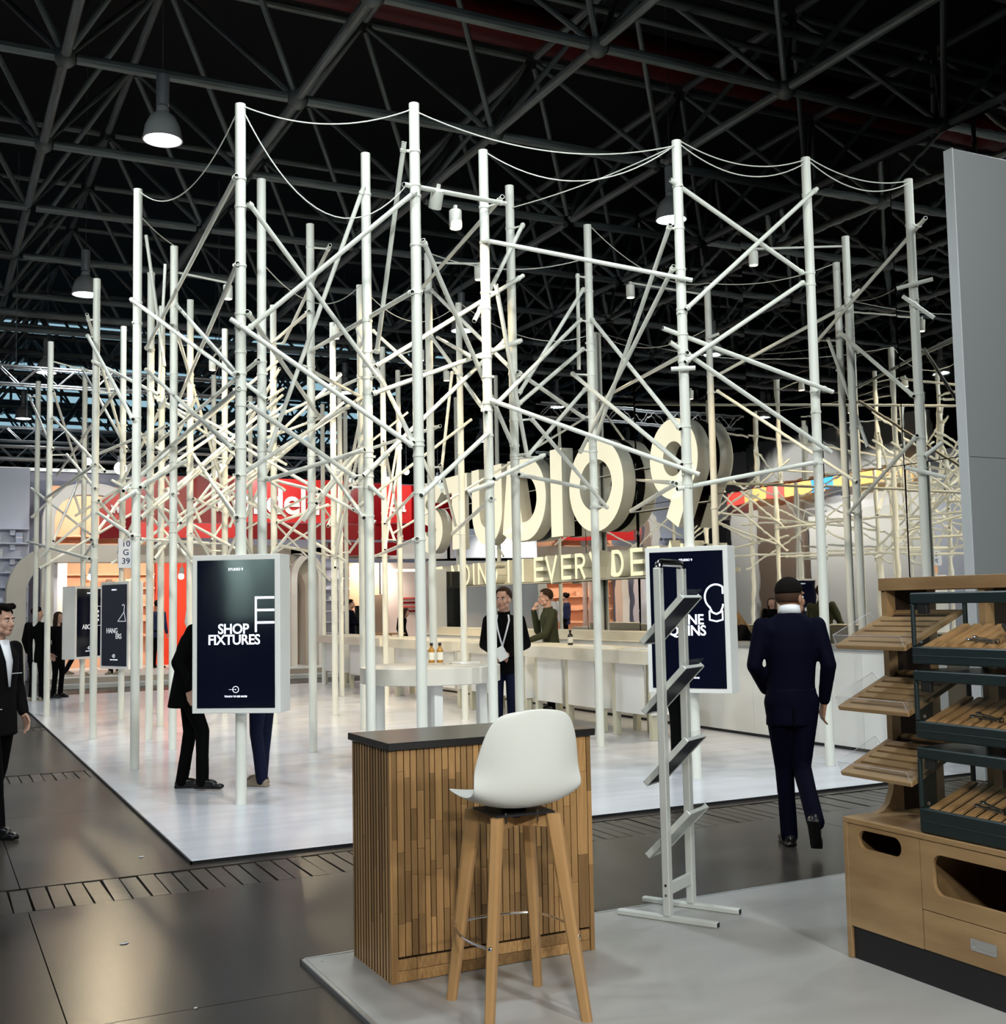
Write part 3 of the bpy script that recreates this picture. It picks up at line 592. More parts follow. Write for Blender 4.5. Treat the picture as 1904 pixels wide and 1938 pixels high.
TUBES=[(2.54,15.58,6.64,2.78,15.54,4.88,'a3','a3'),(2.39,9.94,5.47,2.55,15.58,5.11,'b1','a3'),(1.92,12.74,5.01,3.11,11.63,3.80,'a1','b2'),
(3.09,17.25,6.77,3.00,17.26,4.71,'a12','a12'),(2.69,14.28,5.40,2.40,9.94,3.69,'a2','b1'),(1.87,16.14,5.64,2.76,18.72,4.14,'a4','a6'),
(1.88,16.14,5.35,1.95,12.73,3.70,'a4','a1'),(1.94,16.13,5.01,2.71,15.55,4.50,'a4','a3'),(2.57,22.91,6.27,2.78,18.71,4.19,'a10','a6'),
(1.72,23.87,5.85,1.83,20.24,4.34,'a9','a8'),(2.55,15.58,4.83,2.36,9.95,3.04,'a3','b1'),(2.80,18.71,3.91,3.03,11.66,4.21,'a6','b2'),
(2.86,18.70,3.73,2.41,9.94,3.57,'a6','b1'),(2.38,18.77,4.11,3.04,16.80,4.29,'a6','a5'),(2.16,22.96,4.22,2.24,16.09,4.61,'a10','a4'),
(1.83,20.24,4.87,2.11,16.11,3.52,'a8','a4'),(1.83,20.24,5.31,2.55,22.92,4.27,'a8','a10'),(2.40,9.94,4.68,3.20,16.77,4.66,'b1','a5'),
(2.70,14.28,5.07,3.34,16.74,5.05,'a2','a5'),(2.34,9.95,4.18,3.78,9.31,3.04,'b1','b11'),(2.49,9.92,4.10,3.83,9.29,5.32,'b1','b11'),
(2.49,9.91,5.23,3.94,10.51,3.84,'b1','b5'),(3.80,10.56,5.79,3.12,11.63,3.25,'b5','b2'),(3.74,9.33,5.77,3.90,10.52,4.12,'b11','b5'),
(3.88,9.27,4.88,5.51,10.79,3.31,'b11','c2'),(5.01,9.93,5.65,5.56,13.39,5.66,'c1','b12'),(3.79,9.31,4.41,4.02,13.06,4.68,'b11','b4'),
(5.64,10.72,5.14,3.89,10.52,3.99,'c2','b5'),(4.00,13.06,5.15,4.46,16.60,5.52,'b4','b3'),(4.24,12.99,5.96,4.67,16.54,5.56,'b4','b3'),
(2.48,9.92,4.25,4.10,13.03,3.90,'b1','b4'),(3.91,13.09,4.50,5.38,15.06,4.54,'b4','b6'),(4.40,16.62,4.38,5.40,15.05,4.85,'b3','b6'),
(2.40,9.94,2.80,5.40,15.05,4.58,'b1','b6'),(2.48,9.92,3.44,3.69,10.60,2.91,'b1','b5'),(3.40,16.73,3.88,2.39,9.94,2.44,'a5','b1'),
(4.10,13.03,3.45,3.77,10.57,2.51,'b4','b5'),(3.11,11.63,2.97,3.78,10.56,3.17,'b2','b5'),(4.40,16.62,4.14,7.17,20.90,5.45,'b3','b9'),
(5.31,15.08,5.51,3.78,9.31,3.07,'b6','b11'),(5.51,15.01,5.49,5.51,13.40,4.61,'b6','b12'),(3.86,10.54,3.72,5.61,10.74,4.44,'b5','c2'),
(3.77,10.57,2.92,5.46,10.81,4.45,'b5','c2'),(6.72,15.56,5.62,4.72,10.07,4.05,'b13','c1'),(5.68,13.33,5.66,5.59,10.75,4.04,'b12','c2'),
(5.68,13.33,5.05,4.83,10.02,3.51,'b12','c1'),(6.92,15.48,5.11,6.75,15.55,3.60,'b13','b13'),(5.46,15.03,3.83,5.77,13.30,3.91,'b6','b12'),
(4.82,10.02,5.22,6.52,8.92,4.71,'c1','c4'),(5.65,10.72,5.70,4.74,10.06,4.41,'c2','c1'),(4.94,9.97,4.77,5.64,10.72,3.20,'c1','c2'),
(6.91,11.61,5.36,5.57,10.76,3.86,'c3','c2'),(6.85,11.64,5.54,6.84,11.65,4.39,'c3','c3'),(6.87,11.63,4.99,4.92,9.97,3.59,'c3','c1'),
(6.89,11.62,4.64,5.56,10.76,3.75,'c3','c2'),(6.98,11.56,4.99,6.39,9.01,3.28,'c3','c4'),(6.36,9.03,5.27,6.99,11.56,3.56,'c4','c3'),
(6.38,9.02,4.86,6.83,11.65,3.41,'c4','c3'),(6.28,9.09,4.26,8.14,8.84,3.72,'c4','c5'),(6.46,8.96,4.43,8.09,8.89,5.83,'c4','c5'),
(6.44,8.97,3.92,7.96,9.00,4.87,'c4','c5'),(4.87,10.00,3.63,6.52,8.91,2.84,'c1','c4'),(6.77,11.69,4.35,6.39,9.01,2.94,'c3','c4'),
(5.68,10.70,3.61,7.09,11.50,2.75,'c2','c3'),(6.33,9.05,4.12,8.11,8.87,3.11,'c4','c5'),(6.46,8.96,4.01,11.22,18.56,5.41,'c4','c10'),
(5.64,10.72,3.20,6.90,11.61,4.16,'c2','c3'),(5.57,10.76,4.10,6.88,11.63,3.82,'c2','c3'),(6.33,9.05,3.86,6.52,8.92,3.86,'c4','c4'),
(6.37,9.02,5.71,7.96,9.00,4.96,'c4','c5'),(10.36,11.52,4.99,9.49,8.79,5.68,'c8','c6'),(10.02,13.20,4.84,10.13,10.72,5.25,'c9','c7'),
(10.08,10.77,4.92,9.35,8.94,3.77,'c7','c6'),(10.47,11.42,5.03,10.27,10.59,3.48,'c8','c7'),(6.35,9.04,2.71,8.00,8.97,3.02,'c4','c5'),
(10.01,13.20,4.62,10.16,10.69,3.06,'c9','c7'),(9.27,9.03,4.95,9.52,8.76,5.01,'c6','c6'),(9.31,8.99,4.86,9.52,8.77,4.59,'c6','c6'),
(9.41,8.88,3.13,9.53,8.75,3.26,'c6','c6'),(9.27,9.03,3.02,9.54,8.74,2.89,'c6','c6'),(10.08,10.77,2.68,9.36,8.93,3.35,'c7','c6'),
(10.19,10.66,5.37,10.26,10.59,5.44,'c7','c7'),(9.93,13.27,5.39,10.06,13.17,5.44,'c9','c9'),(1.72,20.25,3.52,1.99,16.12,3.61,'a8','a4'),
(1.79,23.87,3.49,2.59,22.91,4.32,'a9','a10'),(1.86,20.24,2.83,2.55,22.92,4.17,'a8','a10'),(1.95,16.13,2.61,2.67,18.73,3.37,'a4','a6'),
(1.83,12.75,2.82,1.98,12.73,2.93,'a1','a1'),(1.86,12.75,2.93,2.68,14.29,3.64,'a1','a2'),(2.03,12.72,2.97,2.81,14.26,3.47,'a1','a2'),
(2.50,15.59,2.86,3.54,16.70,3.67,'a3','a5'),(2.66,14.29,3.06,4.04,18.35,4.07,'a2','a7'),(2.75,14.27,2.71,3.14,17.24,3.43,'a2','a12'),
(2.04,16.12,3.13,2.70,18.72,2.97,'a4','a6'),(2.03,16.12,2.97,1.95,12.73,2.45,'a4','a1'),(1.72,23.87,3.03,1.93,16.13,2.36,'a9','a4'),
(2.62,22.91,2.65,1.97,16.12,2.55,'a10','a4'),(2.05,20.22,4.26,1.99,16.12,3.29,'a8','a4'),(2.44,22.93,3.92,2.57,22.91,3.54,'a10','a10'),
(2.49,15.59,2.59,3.97,18.36,2.70,'a3','a7'),(3.40,16.73,3.24,5.26,21.96,3.45,'a5','a11'),(4.28,18.29,2.95,4.38,18.27,3.19,'a7','a7'),
(3.99,18.36,2.58,3.37,16.74,2.74,'a7','a5'),(3.50,16.71,2.90,3.42,16.73,3.11,'a5','a5'),(3.82,10.55,2.83,3.96,10.50,2.69,'b5','b5'),
(3.65,10.61,2.80,7.08,18.58,4.26,'b5','b8'),(6.86,18.66,2.52,3.80,9.30,2.23,'b8','b11'),(7.03,18.59,3.10,5.56,13.39,3.18,'b8','b12'),
(3.92,13.08,2.66,4.06,13.04,2.86,'b4','b4'),(4.57,16.57,2.91,5.59,17.30,3.25,'b3','b7'),(4.07,13.04,2.87,5.32,15.08,3.77,'b4','b6'),
(5.58,17.30,2.92,6.97,20.97,3.65,'b7','b9'),(7.16,20.91,2.69,6.69,18.72,2.95,'b9','b8'),(4.58,16.57,3.52,4.10,13.03,3.01,'b3','b4'),
(4.70,16.54,2.99,4.54,16.58,3.17,'b3','b3'),(7.17,18.54,2.76,7.69,20.48,3.52,'b8','b10'),(4.58,16.57,2.58,6.77,21.03,2.64,'b3','b9'),
(5.68,13.33,3.20,5.55,13.39,3.52,'b12','b12'),(6.89,15.49,2.70,4.86,10.00,2.67,'b13','c1'),(4.89,9.99,2.86,5.80,10.64,3.21,'c1','c2'),
(4.66,10.10,2.74,4.89,9.99,2.83,'c1','c1'),(5.56,10.76,3.01,6.87,11.63,2.99,'c2','c3'),(7.32,11.35,2.71,6.34,9.04,2.76,'c3','c4'),
(11.27,17.25,3.81,6.32,9.06,2.77,'c10','c4'),(3.84,9.29,2.61,4.85,10.01,3.31,'b11','c1'),(5.76,13.30,3.41,6.93,15.47,2.82,'b12','b13'),
(3.73,9.33,5.38,5.04,9.92,5.58,'b11','c1'),(2.91,17.32,2.54,4.69,16.52,3.95,'a12','b3'),(4.31,18.44,3.27,3.30,16.61,5.07,'a7','a5'),
(2.69,18.89,3.59,3.09,17.09,4.75,'a6','a12'),(6.17,24.14,2.69,4.80,21.92,4.73,'a13','a11'),(7.85,20.45,3.02,11.27,18.54,5.26,'b10','c10'),
(2.57,18.77,2.40,4.39,18.27,3.78,'a6','a7'),(5.21,15.03,2.98,7.21,15.46,4.40,'b6','b13'),(4.70,16.66,4.91,2.47,15.49,3.28,'b3','a3'),
(4.20,18.48,3.84,4.58,16.42,5.16,'a7','b3'),(4.97,22.20,2.39,2.64,18.58,5.01,'a11','a6'),(5.35,14.91,4.56,5.71,17.43,2.54,'b6','b7'),
(8.71,25.18,4.01,5.92,23.94,2.43,'d3','a13'),(3.20,16.76,4.59,4.72,16.56,3.76,'a5','b3'),(1.67,20.35,2.57,4.36,18.21,5.08,'a8','a7'),
(2.74,22.78,3.11,1.79,23.99,4.07,'a10','a9'),(2.91,17.32,3.20,4.69,16.52,4.65,'a12','b3'),(2.93,17.38,4.82,5.50,14.95,2.81,'a12','b6'),
(1.64,20.16,2.38,5.03,22.14,4.50,'a8','a11'),(5.45,14.93,4.05,4.47,16.72,2.37,'b6','b3'),(2.52,15.42,3.25,3.47,16.89,2.31,'a3','a5'),
(7.09,21.12,4.61,5.63,17.11,2.27,'b9','b7'),(4.35,18.41,4.09,2.94,17.16,2.40,'a7','a12'),(2.68,18.89,3.70,3.43,16.58,2.25,'a6','a5'),
(4.69,16.66,4.81,2.48,15.50,2.87,'b3','a3'),(5.82,17.18,4.86,4.11,18.40,3.22,'b7','a7'),(2.56,18.77,3.70,4.40,18.26,2.60,'a6','a7'),
(4.69,16.52,3.37,2.91,17.32,4.82,'b3','a12'),(2.62,18.86,3.49,4.66,16.45,5.36,'a6','b3'),(5.35,14.91,4.19,5.71,17.43,2.33,'b6','b7'),
(7.66,24.30,3.93,8.67,25.22,3.09,'d4','d3'),(4.41,16.50,4.04,5.83,17.35,5.33,'b3','b7'),(2.88,17.26,4.09,5.86,17.27,2.37,'a12','b7'),
(3.42,16.60,4.70,2.68,18.87,2.57,'a5','a6'),(4.09,18.41,4.48,5.83,17.17,3.23,'a7','b7'),(6.96,18.47,3.06,8.07,20.50,5.14,'b8','b10'),
(8.07,20.50,4.73,6.96,18.47,2.62,'b10','b8'),(6.17,24.16,2.65,4.79,21.91,4.16,'a13','a11'),(5.94,23.97,4.09,7.93,24.45,2.25,'a13','d4'),
(4.21,18.46,2.35,4.57,16.43,4.01,'a7','b3'),(6.18,24.16,4.42,4.79,21.90,2.96,'a13','a11'),(5.91,23.97,3.31,7.96,24.46,4.37,'a13','d4'),
(2.48,22.97,3.46,5.04,21.99,5.20,'a10','a11'),(8.08,20.51,2.91,6.95,18.46,4.47,'b10','b8'),(3.21,16.70,2.92,5.85,17.31,4.75,'a5','b7'),
(6.89,21.04,4.23,8.14,20.29,5.33,'b9','b10'),(11.29,22.67,2.70,11.29,25.15,4.92,'d1','d2')]

# ------------------------------------------------------------------ the forest of white poles and clamped cross tubes
RP, RT = .0475, .0225
q = MB(); q.lathe([(RP,0),(RP,1),(RP*.82,1),(RP*.82,.995),(0,.995)], 18); pole_me = q.mesh('pole_tube', M['pole'])
q = MB(); q.lathe([(RP-.001,-.011),(RP+.006,-.011),(RP+.006,.011),(RP-.001,.011)], 18); q.box(RP+.002, RP+.022, -.009, .009, -.011, .011); ring_me = q.mesh('clamp_ring', M['pole'])
q = MB(); n = 12
vs = [(r*cos(2*pi*i/n), r*sin(2*pi*i/n), z) for z, r in ((0,RT),(1,RT),(1,RT*.78),(0,RT*.78)) for i in range(n)]
q.add(vs, [(k*n+i,k*n+(i+1)%n,((k+1)%4)*n+(i+1)%n,((k+1)%4)*n+i) for k in (0,1,3) for i in range(n)])
q.add(vs, [(2*n+i,2*n+(i+1)%n,3*n+(i+1)%n,3*n+i) for i in range(n)], 1)
tube_me = q.mesh('tube', [M['pole'], M['dark_hole']])
q = MB(); q.cyl((0,0,0), (0,0,1), .011, n=8); link_me = q.mesh('coupler', M['pole'])
q = MB(); q.lathe([(RT-.001,-.013),(RT+.006,-.013),(RT+.006,.013),(RT-.001,.013)], 14); tring_me = q.mesh('tube_clamp', M['pole'])

def ordn(k): return '%d%s' % (k, 'th' if 10 <= k % 100 <= 20 else {1:'st',2:'nd',3:'rd'}.get(k % 10, 'th'))
def px(p):
    d = Vector(p)-Vector((0,0,CAMH)); return d.dot(rt)/d.dot(fw)
order = sorted(POLES, key=lambda k: px((POLES[k][0], POLES[k][1], 3)))
RANK = {k: i+1 for i, k in enumerate(order)}
PX = {'b1': 'tall white pole that carries the shop fixtures screen', 'a1': 'white pole at the front left corner, left of the shop fixtures screen', 'a6': 'white pole carrying the 10 G 39 board and hangers screen',
  'a10': 'white pole carrying the screen with the visible word ABO', 'c4': 'tall white pole carrying the mannequins screen', 'c5': 'tall white pole just behind the walking man', 'c6': 'rightmost tall white pole, beside the grey board wall',
  'c3': 'white pole between the round O and the white chair, standing free', 'b11': 'tall white pole directly before the round table', 'b5': 'white pole at the left edge of the round table', 'c1': 'white pole at the right edge of the round table', 'c2': 'white pole to the right of the man with the lanyard',
  'b2': 'white pole right behind the shop fixtures pole', 'b4': 'lone white pole halfway between the shop fixtures screen and the desk', 'a9': 'leftmost white pole, far back beside the grey wall', 'a8': 'second white pole from the left, by the standing pair', 'c9': 'pole behind the counter right of the digit 9', 'c7': 'taller of the two poles standing close behind the counter at right', 'c8': 'shorter of the two poles standing close behind the counter at right'}
ptop = {}; pobj = {}
for k, (x, y, hh) in POLES.items():
    t = thing('upright_pole', PX.get(k, 'white upright pole, %s from the left among all the poles' % ordn(RANK[k])), 'pole', (x, y, 0), 0, 'white poles of the pole forest')
    z0 = 1.10 if k in ('c6',) and False else 0
    place('pole_tube', pole_me, t, (0,0,z0), (0,0,0), (1,1,hh-z0)); pobj[k] = t; ptop[k] = Vector((x, y, hh))
seenlab = {}
def closest(k, a, d, L):
    p = Vector((POLES[k][0], POLES[k][1])); dd = Vector((d.x, d.y)); l2 = dd.length_squared
    s = 0 if l2 < 1e-6 else (p-Vector((a.x,a.y))).dot(dd)/l2
    s = max(.03, min(L-.03, s)); c = a+d*s; return c, Vector((p.x, p.y, c.z))
nt = len(TUBES)
for i, tb in enumerate(TUBES):
    a, c = Vector(tb[:3]), Vector(tb[3:6]); A, B = tb[6], tb[7]
    if px(a) > px(c): a, c, A, B = c, a, B, A
    d = c-a; L = d.length; d.normalize(); mid = (a+c)/2
    lamp = (i == nt-47)
    if A == B: lb = 'short white tube clamped to the %s pole from the left, %s' % (ordn(RANK[A]), 'high up' if mid.z > 4.6 else 'low down' if mid.z < 3.2 else 'mid height')
    else: lb = 'thin white tube %s from the %s to the %s pole from the left, %s' % ('rising' if d.z > .12 else 'falling' if d.z < -.12 else 'level', ordn(RANK[A]), ordn(RANK[B]), 'high' if mid.z > 4.6 else 'low' if mid.z < 3.2 else 'midway')
    t = thing('cross_tube', lb, 'tube', a, 0, 'cross tubes of the pole forest')
    place('tube', tube_me, t, (0,0,0), d.to_track_quat('Z', 'Y').to_euler(), (1, 1, L))
    for k in ({A, B} if i < nt-46 else {A, B}):
        cp, pp = closest(k, a, d, L); v = cp-pp; vl = v.length
        if vl > .32: continue
        ang = math.atan2(v.y, v.x) if vl > 1e-4 else 0
        place('clamp_ring', ring_me, t, pp-a, (0,0,ang))
        if vl > RP+.012:
            u = v.normalized(); place('coupler', link_me, t, pp+u*RP-a, u.to_track_quat('Z','Y').to_euler(), (1,1,vl-RP))
        place('tube_clamp', tring_me, t, cp-a, d.to_track_quat('Z','Y').to_euler())
# make equal tube labels differ by their order in height
def retell():
    g = {}
    for o in COL.objects:
        if o.name.startswith('cross_tube'): g.setdefault(o['label'], []).append(o)
    for lb, os_ in g.items():
        if len(os_) > 1:
            os_.sort(key=lambda o: -(o.location.z))
            for k, o in enumerate(os_):
                wds = ['upper', 'lower'] if len(os_) == 2 else ['topmost', 'second', 'third', 'fourth', 'fifth', 'sixth']
                o['label'] = lb.replace('thin white', 'thin %s' % wds[k]).replace('short white', 'short %s' % wds[k])
retell()
# extra rings part of the poles
rnd = random.Random(3)
for k, t in pobj.items():
    for z in ([2.9, 4.7] if rnd.random() < .5 else [3.8]): place('clamp_ring', ring_me, t, (0,0,z+rnd.uniform(-.3,.3)), (0,0,rnd.uniform(0,6)))

# cables draped from pole top to pole top
def cable(a, c, sag, r, label, n=18):
    a, c = Vector(a), Vector(c); q = MB(); t = thing('cable', label, 'cable', a, 0, 'white cables strung over the poles')
    q.path([a.lerp(c, i/n)-Vector((0,0,4*sag*(i/n)*(1-i/n)))-a for i in range(n+1)], r, 6); q.build('cable_line', M['pole'], t)
P_ = lambda k, dz=0: Vector((POLES[k][0], POLES[k][1]-.03, POLES[k][2]+dz))
for A, B, sag, dz1, dz2, lb in (('a1','b1',.42,-.02,0,'white cable from the front left pole up to the shop fixtures pole top'), ('b1','b11',.16,-.02,-.05,'white cable between the two tallest left poles, nearly level'),
    ('b11','c4',.22,-.08,-.05,'long white cable from the tall middle pole to the mannequins pole'), ('c1','c4',.34,-.02,-.03,'sagging white cable from the table pole to the mannequins pole'),
    ('c2','c4',.05,-.25,-.04,'tight rising cable ending at the mannequins pole top'), ('c4','c5',.16,0,-.02,'upper cable of the pair from mannequins pole to the next pole right'), ('c4','c5',.24,-.03,-.05,'lower cable of the pair from mannequins pole to the next pole right'),
    ('c5','c6',.12,0,-.02,'upper cable of the pair towards the rightmost pole'), ('c5','c6',.20,-.03,-.04,'lower cable of the pair towards the rightmost pole'), ('c3','c9',.25,0,.05,'sagging cable from the free-standing pole to the pole behind the 9'),
    ('c9','c8',.12,.05,0,'cable from the pole behind the 9 to the shorter back pole'), ('a1','a2',.03,-.28,0,'short taut cable at the left from the corner pole'), ('b12','c3',.18,0,-.4,'thin level cable among the middle poles'),
    ('b2','b6',.35,-.9,0,'thin cable from behind the shop fixtures pole to the right'), ('b6','b13',.4,0,0,'thin cable sagging behind the round table pole'), ('b13','c10',.35,0,0,'thin cable between the middle back poles'), ('a7','a11',.15,0,0,'short cable between far left poles'), ('c10','c9',.3,0,-.6,'thin cable over the giant lit letters')):
    cable(P_(A,dz1), P_(B,dz2), sag, .006, lb)
cable(P_('b1',-.03), (3.80,9.40,5.42), .62, .006, 'deep hanging cable from shop fixtures pole to the lamp tube')
# cylinder spotlights hung on the lamp tube, and ones added further in for warm light
def can(loc, warm, label, tilt=0, arm=True):
    t = thing('spotlight', label, 'spotlight', loc, 0, 'white can spotlights'); t.rotation_euler = (tilt, 0, 0)
    q = MB(); q.lathe([(.0,.0),(.055,0),(.06,.01),(.06,.17),(.05,.18),(0,.18)], 18); q.build('housing', M['pole'], t)
    q = MB(); q.lathe([(0,-.002),(.048,-.002),(.048,.001)], 16); q.build('lens', M['lamp_warm' if warm else 'letter_side'], t)
    q = MB(); q.box(-.012, .012, -.02, .02, .17, .225); q.build('bracket', M['pole'], t)
    if not tilt and arm:
        k = min(POLES, key=lambda k: math.hypot(POLES[k][0]-loc[0], POLES[k][1]-loc[1])); q = MB(); q.cyl((0,0,.21), (POLES[k][0]-loc[0], POLES[k][1]-loc[1], .21), .014, n=8); q.build('arm', M['pole'], t)
can((4.44, 9.80, 5.215), True, 'glowing warm can spotlight under the lamp tube', arm=False); can((4.14, 9.60, 5.30), False, 'unlit white can spotlight tilted under the lamp tube', .5)
for k, (a, b_) in enumerate(WARM_SPOTS[1:]): 
    can((a[0], a[1], a[2]+.02), True, ['added can spotlight at the left of the pole forest, high', 'added can spotlight above the far middle poles', 'added can spotlight before the giant letters, far one', 'added can spotlight at the far left centre', 'added can spotlight above the letter O', 'added can spotlight above the letter S', 'added can spotlight above the round table poles', 'added can spotlight near the mannequins pole, behind', 'added can spotlight at the farthest left poles', 'added can spotlight at the farthest middle poles'][k])

# ------------------------------------------------------------------ booth number board
t = thing('number_board', 'pale board reading 10 G 39 hung on a pole at left', 'sign', (2.77, 18.69, 2.33))
q = MB(); q.rbox(-.115, .115, -.012, .012, 0, .46, .002); q.build('board', M['signw'], t)
for k, s_ in enumerate(('10', 'G', '39')): text('lettering', s_, .125, M['ink'], t, 0, -.0135, .335-.135*k, .001, .002)
q = MB(); q.rbox(-.02, .115, -.010, .010, -.17, -.004, .002); q.build('peach_card', M['peach'], t)

# ------------------------------------------------------------------ screens on poles
def totem(loc, deg, label, lines, icon, wd=.74, z0=.78, z1=2.12, th=.26, tup=0, iup=0):
    t = thing('screen_totem', label, 'display screen', loc, R(deg), 'advertising screens on poles'); h_ = wd/2
    q = MB(); q.rbox(-h_, h_, -th/2, th/2, z0, z1, .004); q.build('housing', M['white2'], t)
    f = .045
    for s_ in (-1, 1):
        q = MB(); q.box(-h_+f, h_-f, -.003, .003, z0+f, z1-f); sc_ = q.build('screen', M['screen'], t, smooth=0); sc_.location = (0, s_*(th/2+.001), 0); sc_.rotation_euler = (0,0,0 if s_ < 0 else pi)
        y = -.0045; zc = (z0+z1)/2+iup
        text('heading_text', 'STUDIO 9', .030, M['print_w'], sc_, 0, y, z1-.135, .0008, .0006)
        for k, (tx, sz, dx, ma) in enumerate(lines): text('title_text', tx, sz, M[ma], sc_, dx, y, zc+tup-k*.085*(sz/.11), .0008, sz*.018, .95, .95)
        q = MB(); q.stroke(arc(0, z0+.20, .026, .026, 0, 2*pi, 24)[:-1], .0022, y-.001, y+.001, closed=True); q.box(-.06, .0, y-.001, y+.001, z0+.199, z0+.201); q.box(-.004, .004, y-.001, y+.001, z0+.196, z0+.204); q.build('touch_icon', M['print_w'], sc_, smooth=0)
        text('touch_text', 'TOUCH TO SEE MORE', .020, M['print_w'], sc_, 0, y, z0+.135, .0008, .0004)
        q = MB(); g = lambda pts, cl=False, hw=.009: q.stroke(pts, hw, y-.001, y+.001, closed=cl)
        if icon == 'shelf':
            X0, X1 = .178, h_-f-.002
            q.box(X0-.009, X0+.009, y-.001, y+.001, zc-.04, zc+.26)
            for zz in (.25, .145, .04): q.box(X0, X1, y-.001, y+.001, zc+zz-.010, zc+zz+.010)
        elif icon == 'bust':
            C_ = lambda pts: [(min(u+.050, h_-f-.010), z+.035) for u, z in pts]; n_ = 30
            ring_ = arc(.23, zc+.17, .105, .115, -.30*pi, 1.30*pi, n_)
            g(C_([(.23, zc+.012), (.19, zc+.03)]+ring_[::-1][:n_-6]), False, .008); g(C_([(.23, zc+.012), (.27, zc+.03), ring_[0], ring_[2]]), False, .008)
            g(C_([(.165, zc+.045), (.165, zc-.04), (.23, zc-.055), (.288, zc-.04), (.288, zc+.045)]), False, .007)
        elif icon == 'hanger':
            g([(.10, zc+.06), (.30, zc+.06), (.26, zc+.20), (.10, zc+.06)], False, .006); g([(.26, zc+.20), (.262, zc+.26)]+arc(.24, zc+.285, .03, .03, -.2*pi, .9*pi, 12), False, .006)
        elif icon == 'dots':
            g([(.17, zc-.06), (.31, zc-.06), (.31, zc+.30), (.17, zc+.30)], True, .005)
            for zz in (.02, .10, .18): q.box(.215, .255, y-.001, y+.001, zc+zz, zc+zz+.045)
        q.build('icon', M['print_w' if icon in ('shelf','bust') else 'print_dim'], sc_, smooth=0)
    return t
totem((2.44, 9.98, 0), -34, 'big white framed screen reading SHOP FIXTURES in the left foreground', [('SHOP', .118, -.02, 'print_w'), ('FIXTURES', .118, -.015, 'print_w')], 'shelf', .775, th=.27, iup=.05, tup=-.05)
totem((6.47, 9.04, 0), -53, 'white framed screen reading MANNEQUINS behind the silver rack', [('MANNE', .132, -.055, 'print_w'), ('QUINS', .132, -.005, 'print_w')], 'bust', .80, .80, 2.16, tup=-.045)
totem((2.73, 18.80, 0), -64, 'narrow looking dark screen reading HANGERS under the number board', [('HANG', .11, -.05, 'print_dim'), ('ERS', .11, .12, 'print_dim')], 'hanger', tup=-.12)
totem((2.64, 22.98, 0), 42, 'farthest left screen turned away, word partly hidden by a pole', [('ABOUT', .12, .0, 'print_dim')], 'dots', .74, .80, 2.14, .30, tup=-.12)

# ------------------------------------------------------------------ slatted wooden reception desk
rnd = random.Random(11)
DX0, DX1, DY0, DY1, DH = 1.868, 2.893, 4.912, 5.42, 1.013
d = thing('reception_desk', 'slatted butcher block reception desk with black top in the foreground', 'desk', (DX0, DY0, 0))
W_, D_ = DX1-DX0, DY1-DY0
q = MB(); q.box(.012, W_-.012, .012, D_-.012, .0, DH); q.build('body', M['groove'], d, smooth=0)
q = MB(); q.rbox(-.022, W_+.020, -.022, D_+.02, DH, DH+.033, .003); q.build('desk_top', M['desk_top'], d)
unit = MB().rbox(-.5, .5, -.5, .5, -.5, .5, .02).mesh('block', M['block'], 0)
_u = MB().box(-.5, .5, -.5, .5, -.5, .5); _u.m = [0,0,1,0,1,0]; uslat = _u.mesh('slat', [M['slat'], M['slat_shade']], 0)
def blk(name, me, x0, x1, y0, y1, z0, z1): place(name, me, d, ((x0+x1)/2, (y0+y1)/2, (z0+z1)/2), (0,0,0), (x1-x0, y1-y0, z1-z0))
# end face: narrow upright slats, sides painted dark as shade in the gaps, mitred corner post
n = 13; pitch = (D_-.03)/n
for i in range(n):
    z = 0
    y0 = .03+i*pitch+.004
    cuts = sorted([rnd.uniform(.15, .85)*DH for _ in range(rnd.choice((1,2)))])
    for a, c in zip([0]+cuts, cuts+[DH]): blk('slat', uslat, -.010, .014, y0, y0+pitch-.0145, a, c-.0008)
blk('corner_post', unit, -.010, .014, -.002, .024, 0, DH)
for a, c in ((0,.30),(.30,.62),(.62,DH)): blk('corner_post', unit, .0, .022, -.004, .014, a, c-.001)
# camera face: two doors of vertical block strips above a block plinth
xs = [.024]; 
while xs[-1] < W_-.05: xs.append(xs[-1]+(.034 if len(xs) == 1 else rnd.choice((.026,.031,.031,.036))))
xs[-1] = W_-.024
for a, c in zip(xs[:-1], xs[1:]):
    z = .112
    while z < DH-.002:
        z2 = z+rnd.uniform(.12, .42)
        if z2 > DH-.09: z2 = DH-.001
        blk('block', unit, a+.0022, c-.0022, -.004, .014, z+.0006, z2-.0006); z = z2
x = .024
for L_ in (.09, .16, .13, .21, .12, .22, .1): 
    if x+L_ > W_-.03: L_ = W_-.024-x
    for zz in (.003, .038, .072): pass
    blk('plinth_block', unit, x, x+L_-.0015, .002, .02, .003, .050); blk('plinth_block', unit, x+.0, x+L_-.002, .0025, .0205, .052, .100); x += L_
blk('plinth_block', unit, x, W_-.024, .002, .02, .003, .100)
for a, c in ((0,.40),(.40,.75),(.75,DH)): blk('corner_post', unit, W_-.022, W_, -.004, .014, a, c-.001)
q = MB(); q.cyl((.475,-.006,.925), (.475,-.030,.925), .009, n=12); q.cyl((.475,-.030,.925), (.475,-.033,.925), .007, n=12); q.build('door_lock', M['chrome'], d)
kt = thing('key', 'small key with black bow in the desk door lock', 'key', (DX0+.475, DY0-.033, .925))
q = MB(); q.box(-.0015, .0015, -.016, 0, -.004, .004); q.build('blade', M['chrome'], kt, smooth=0)
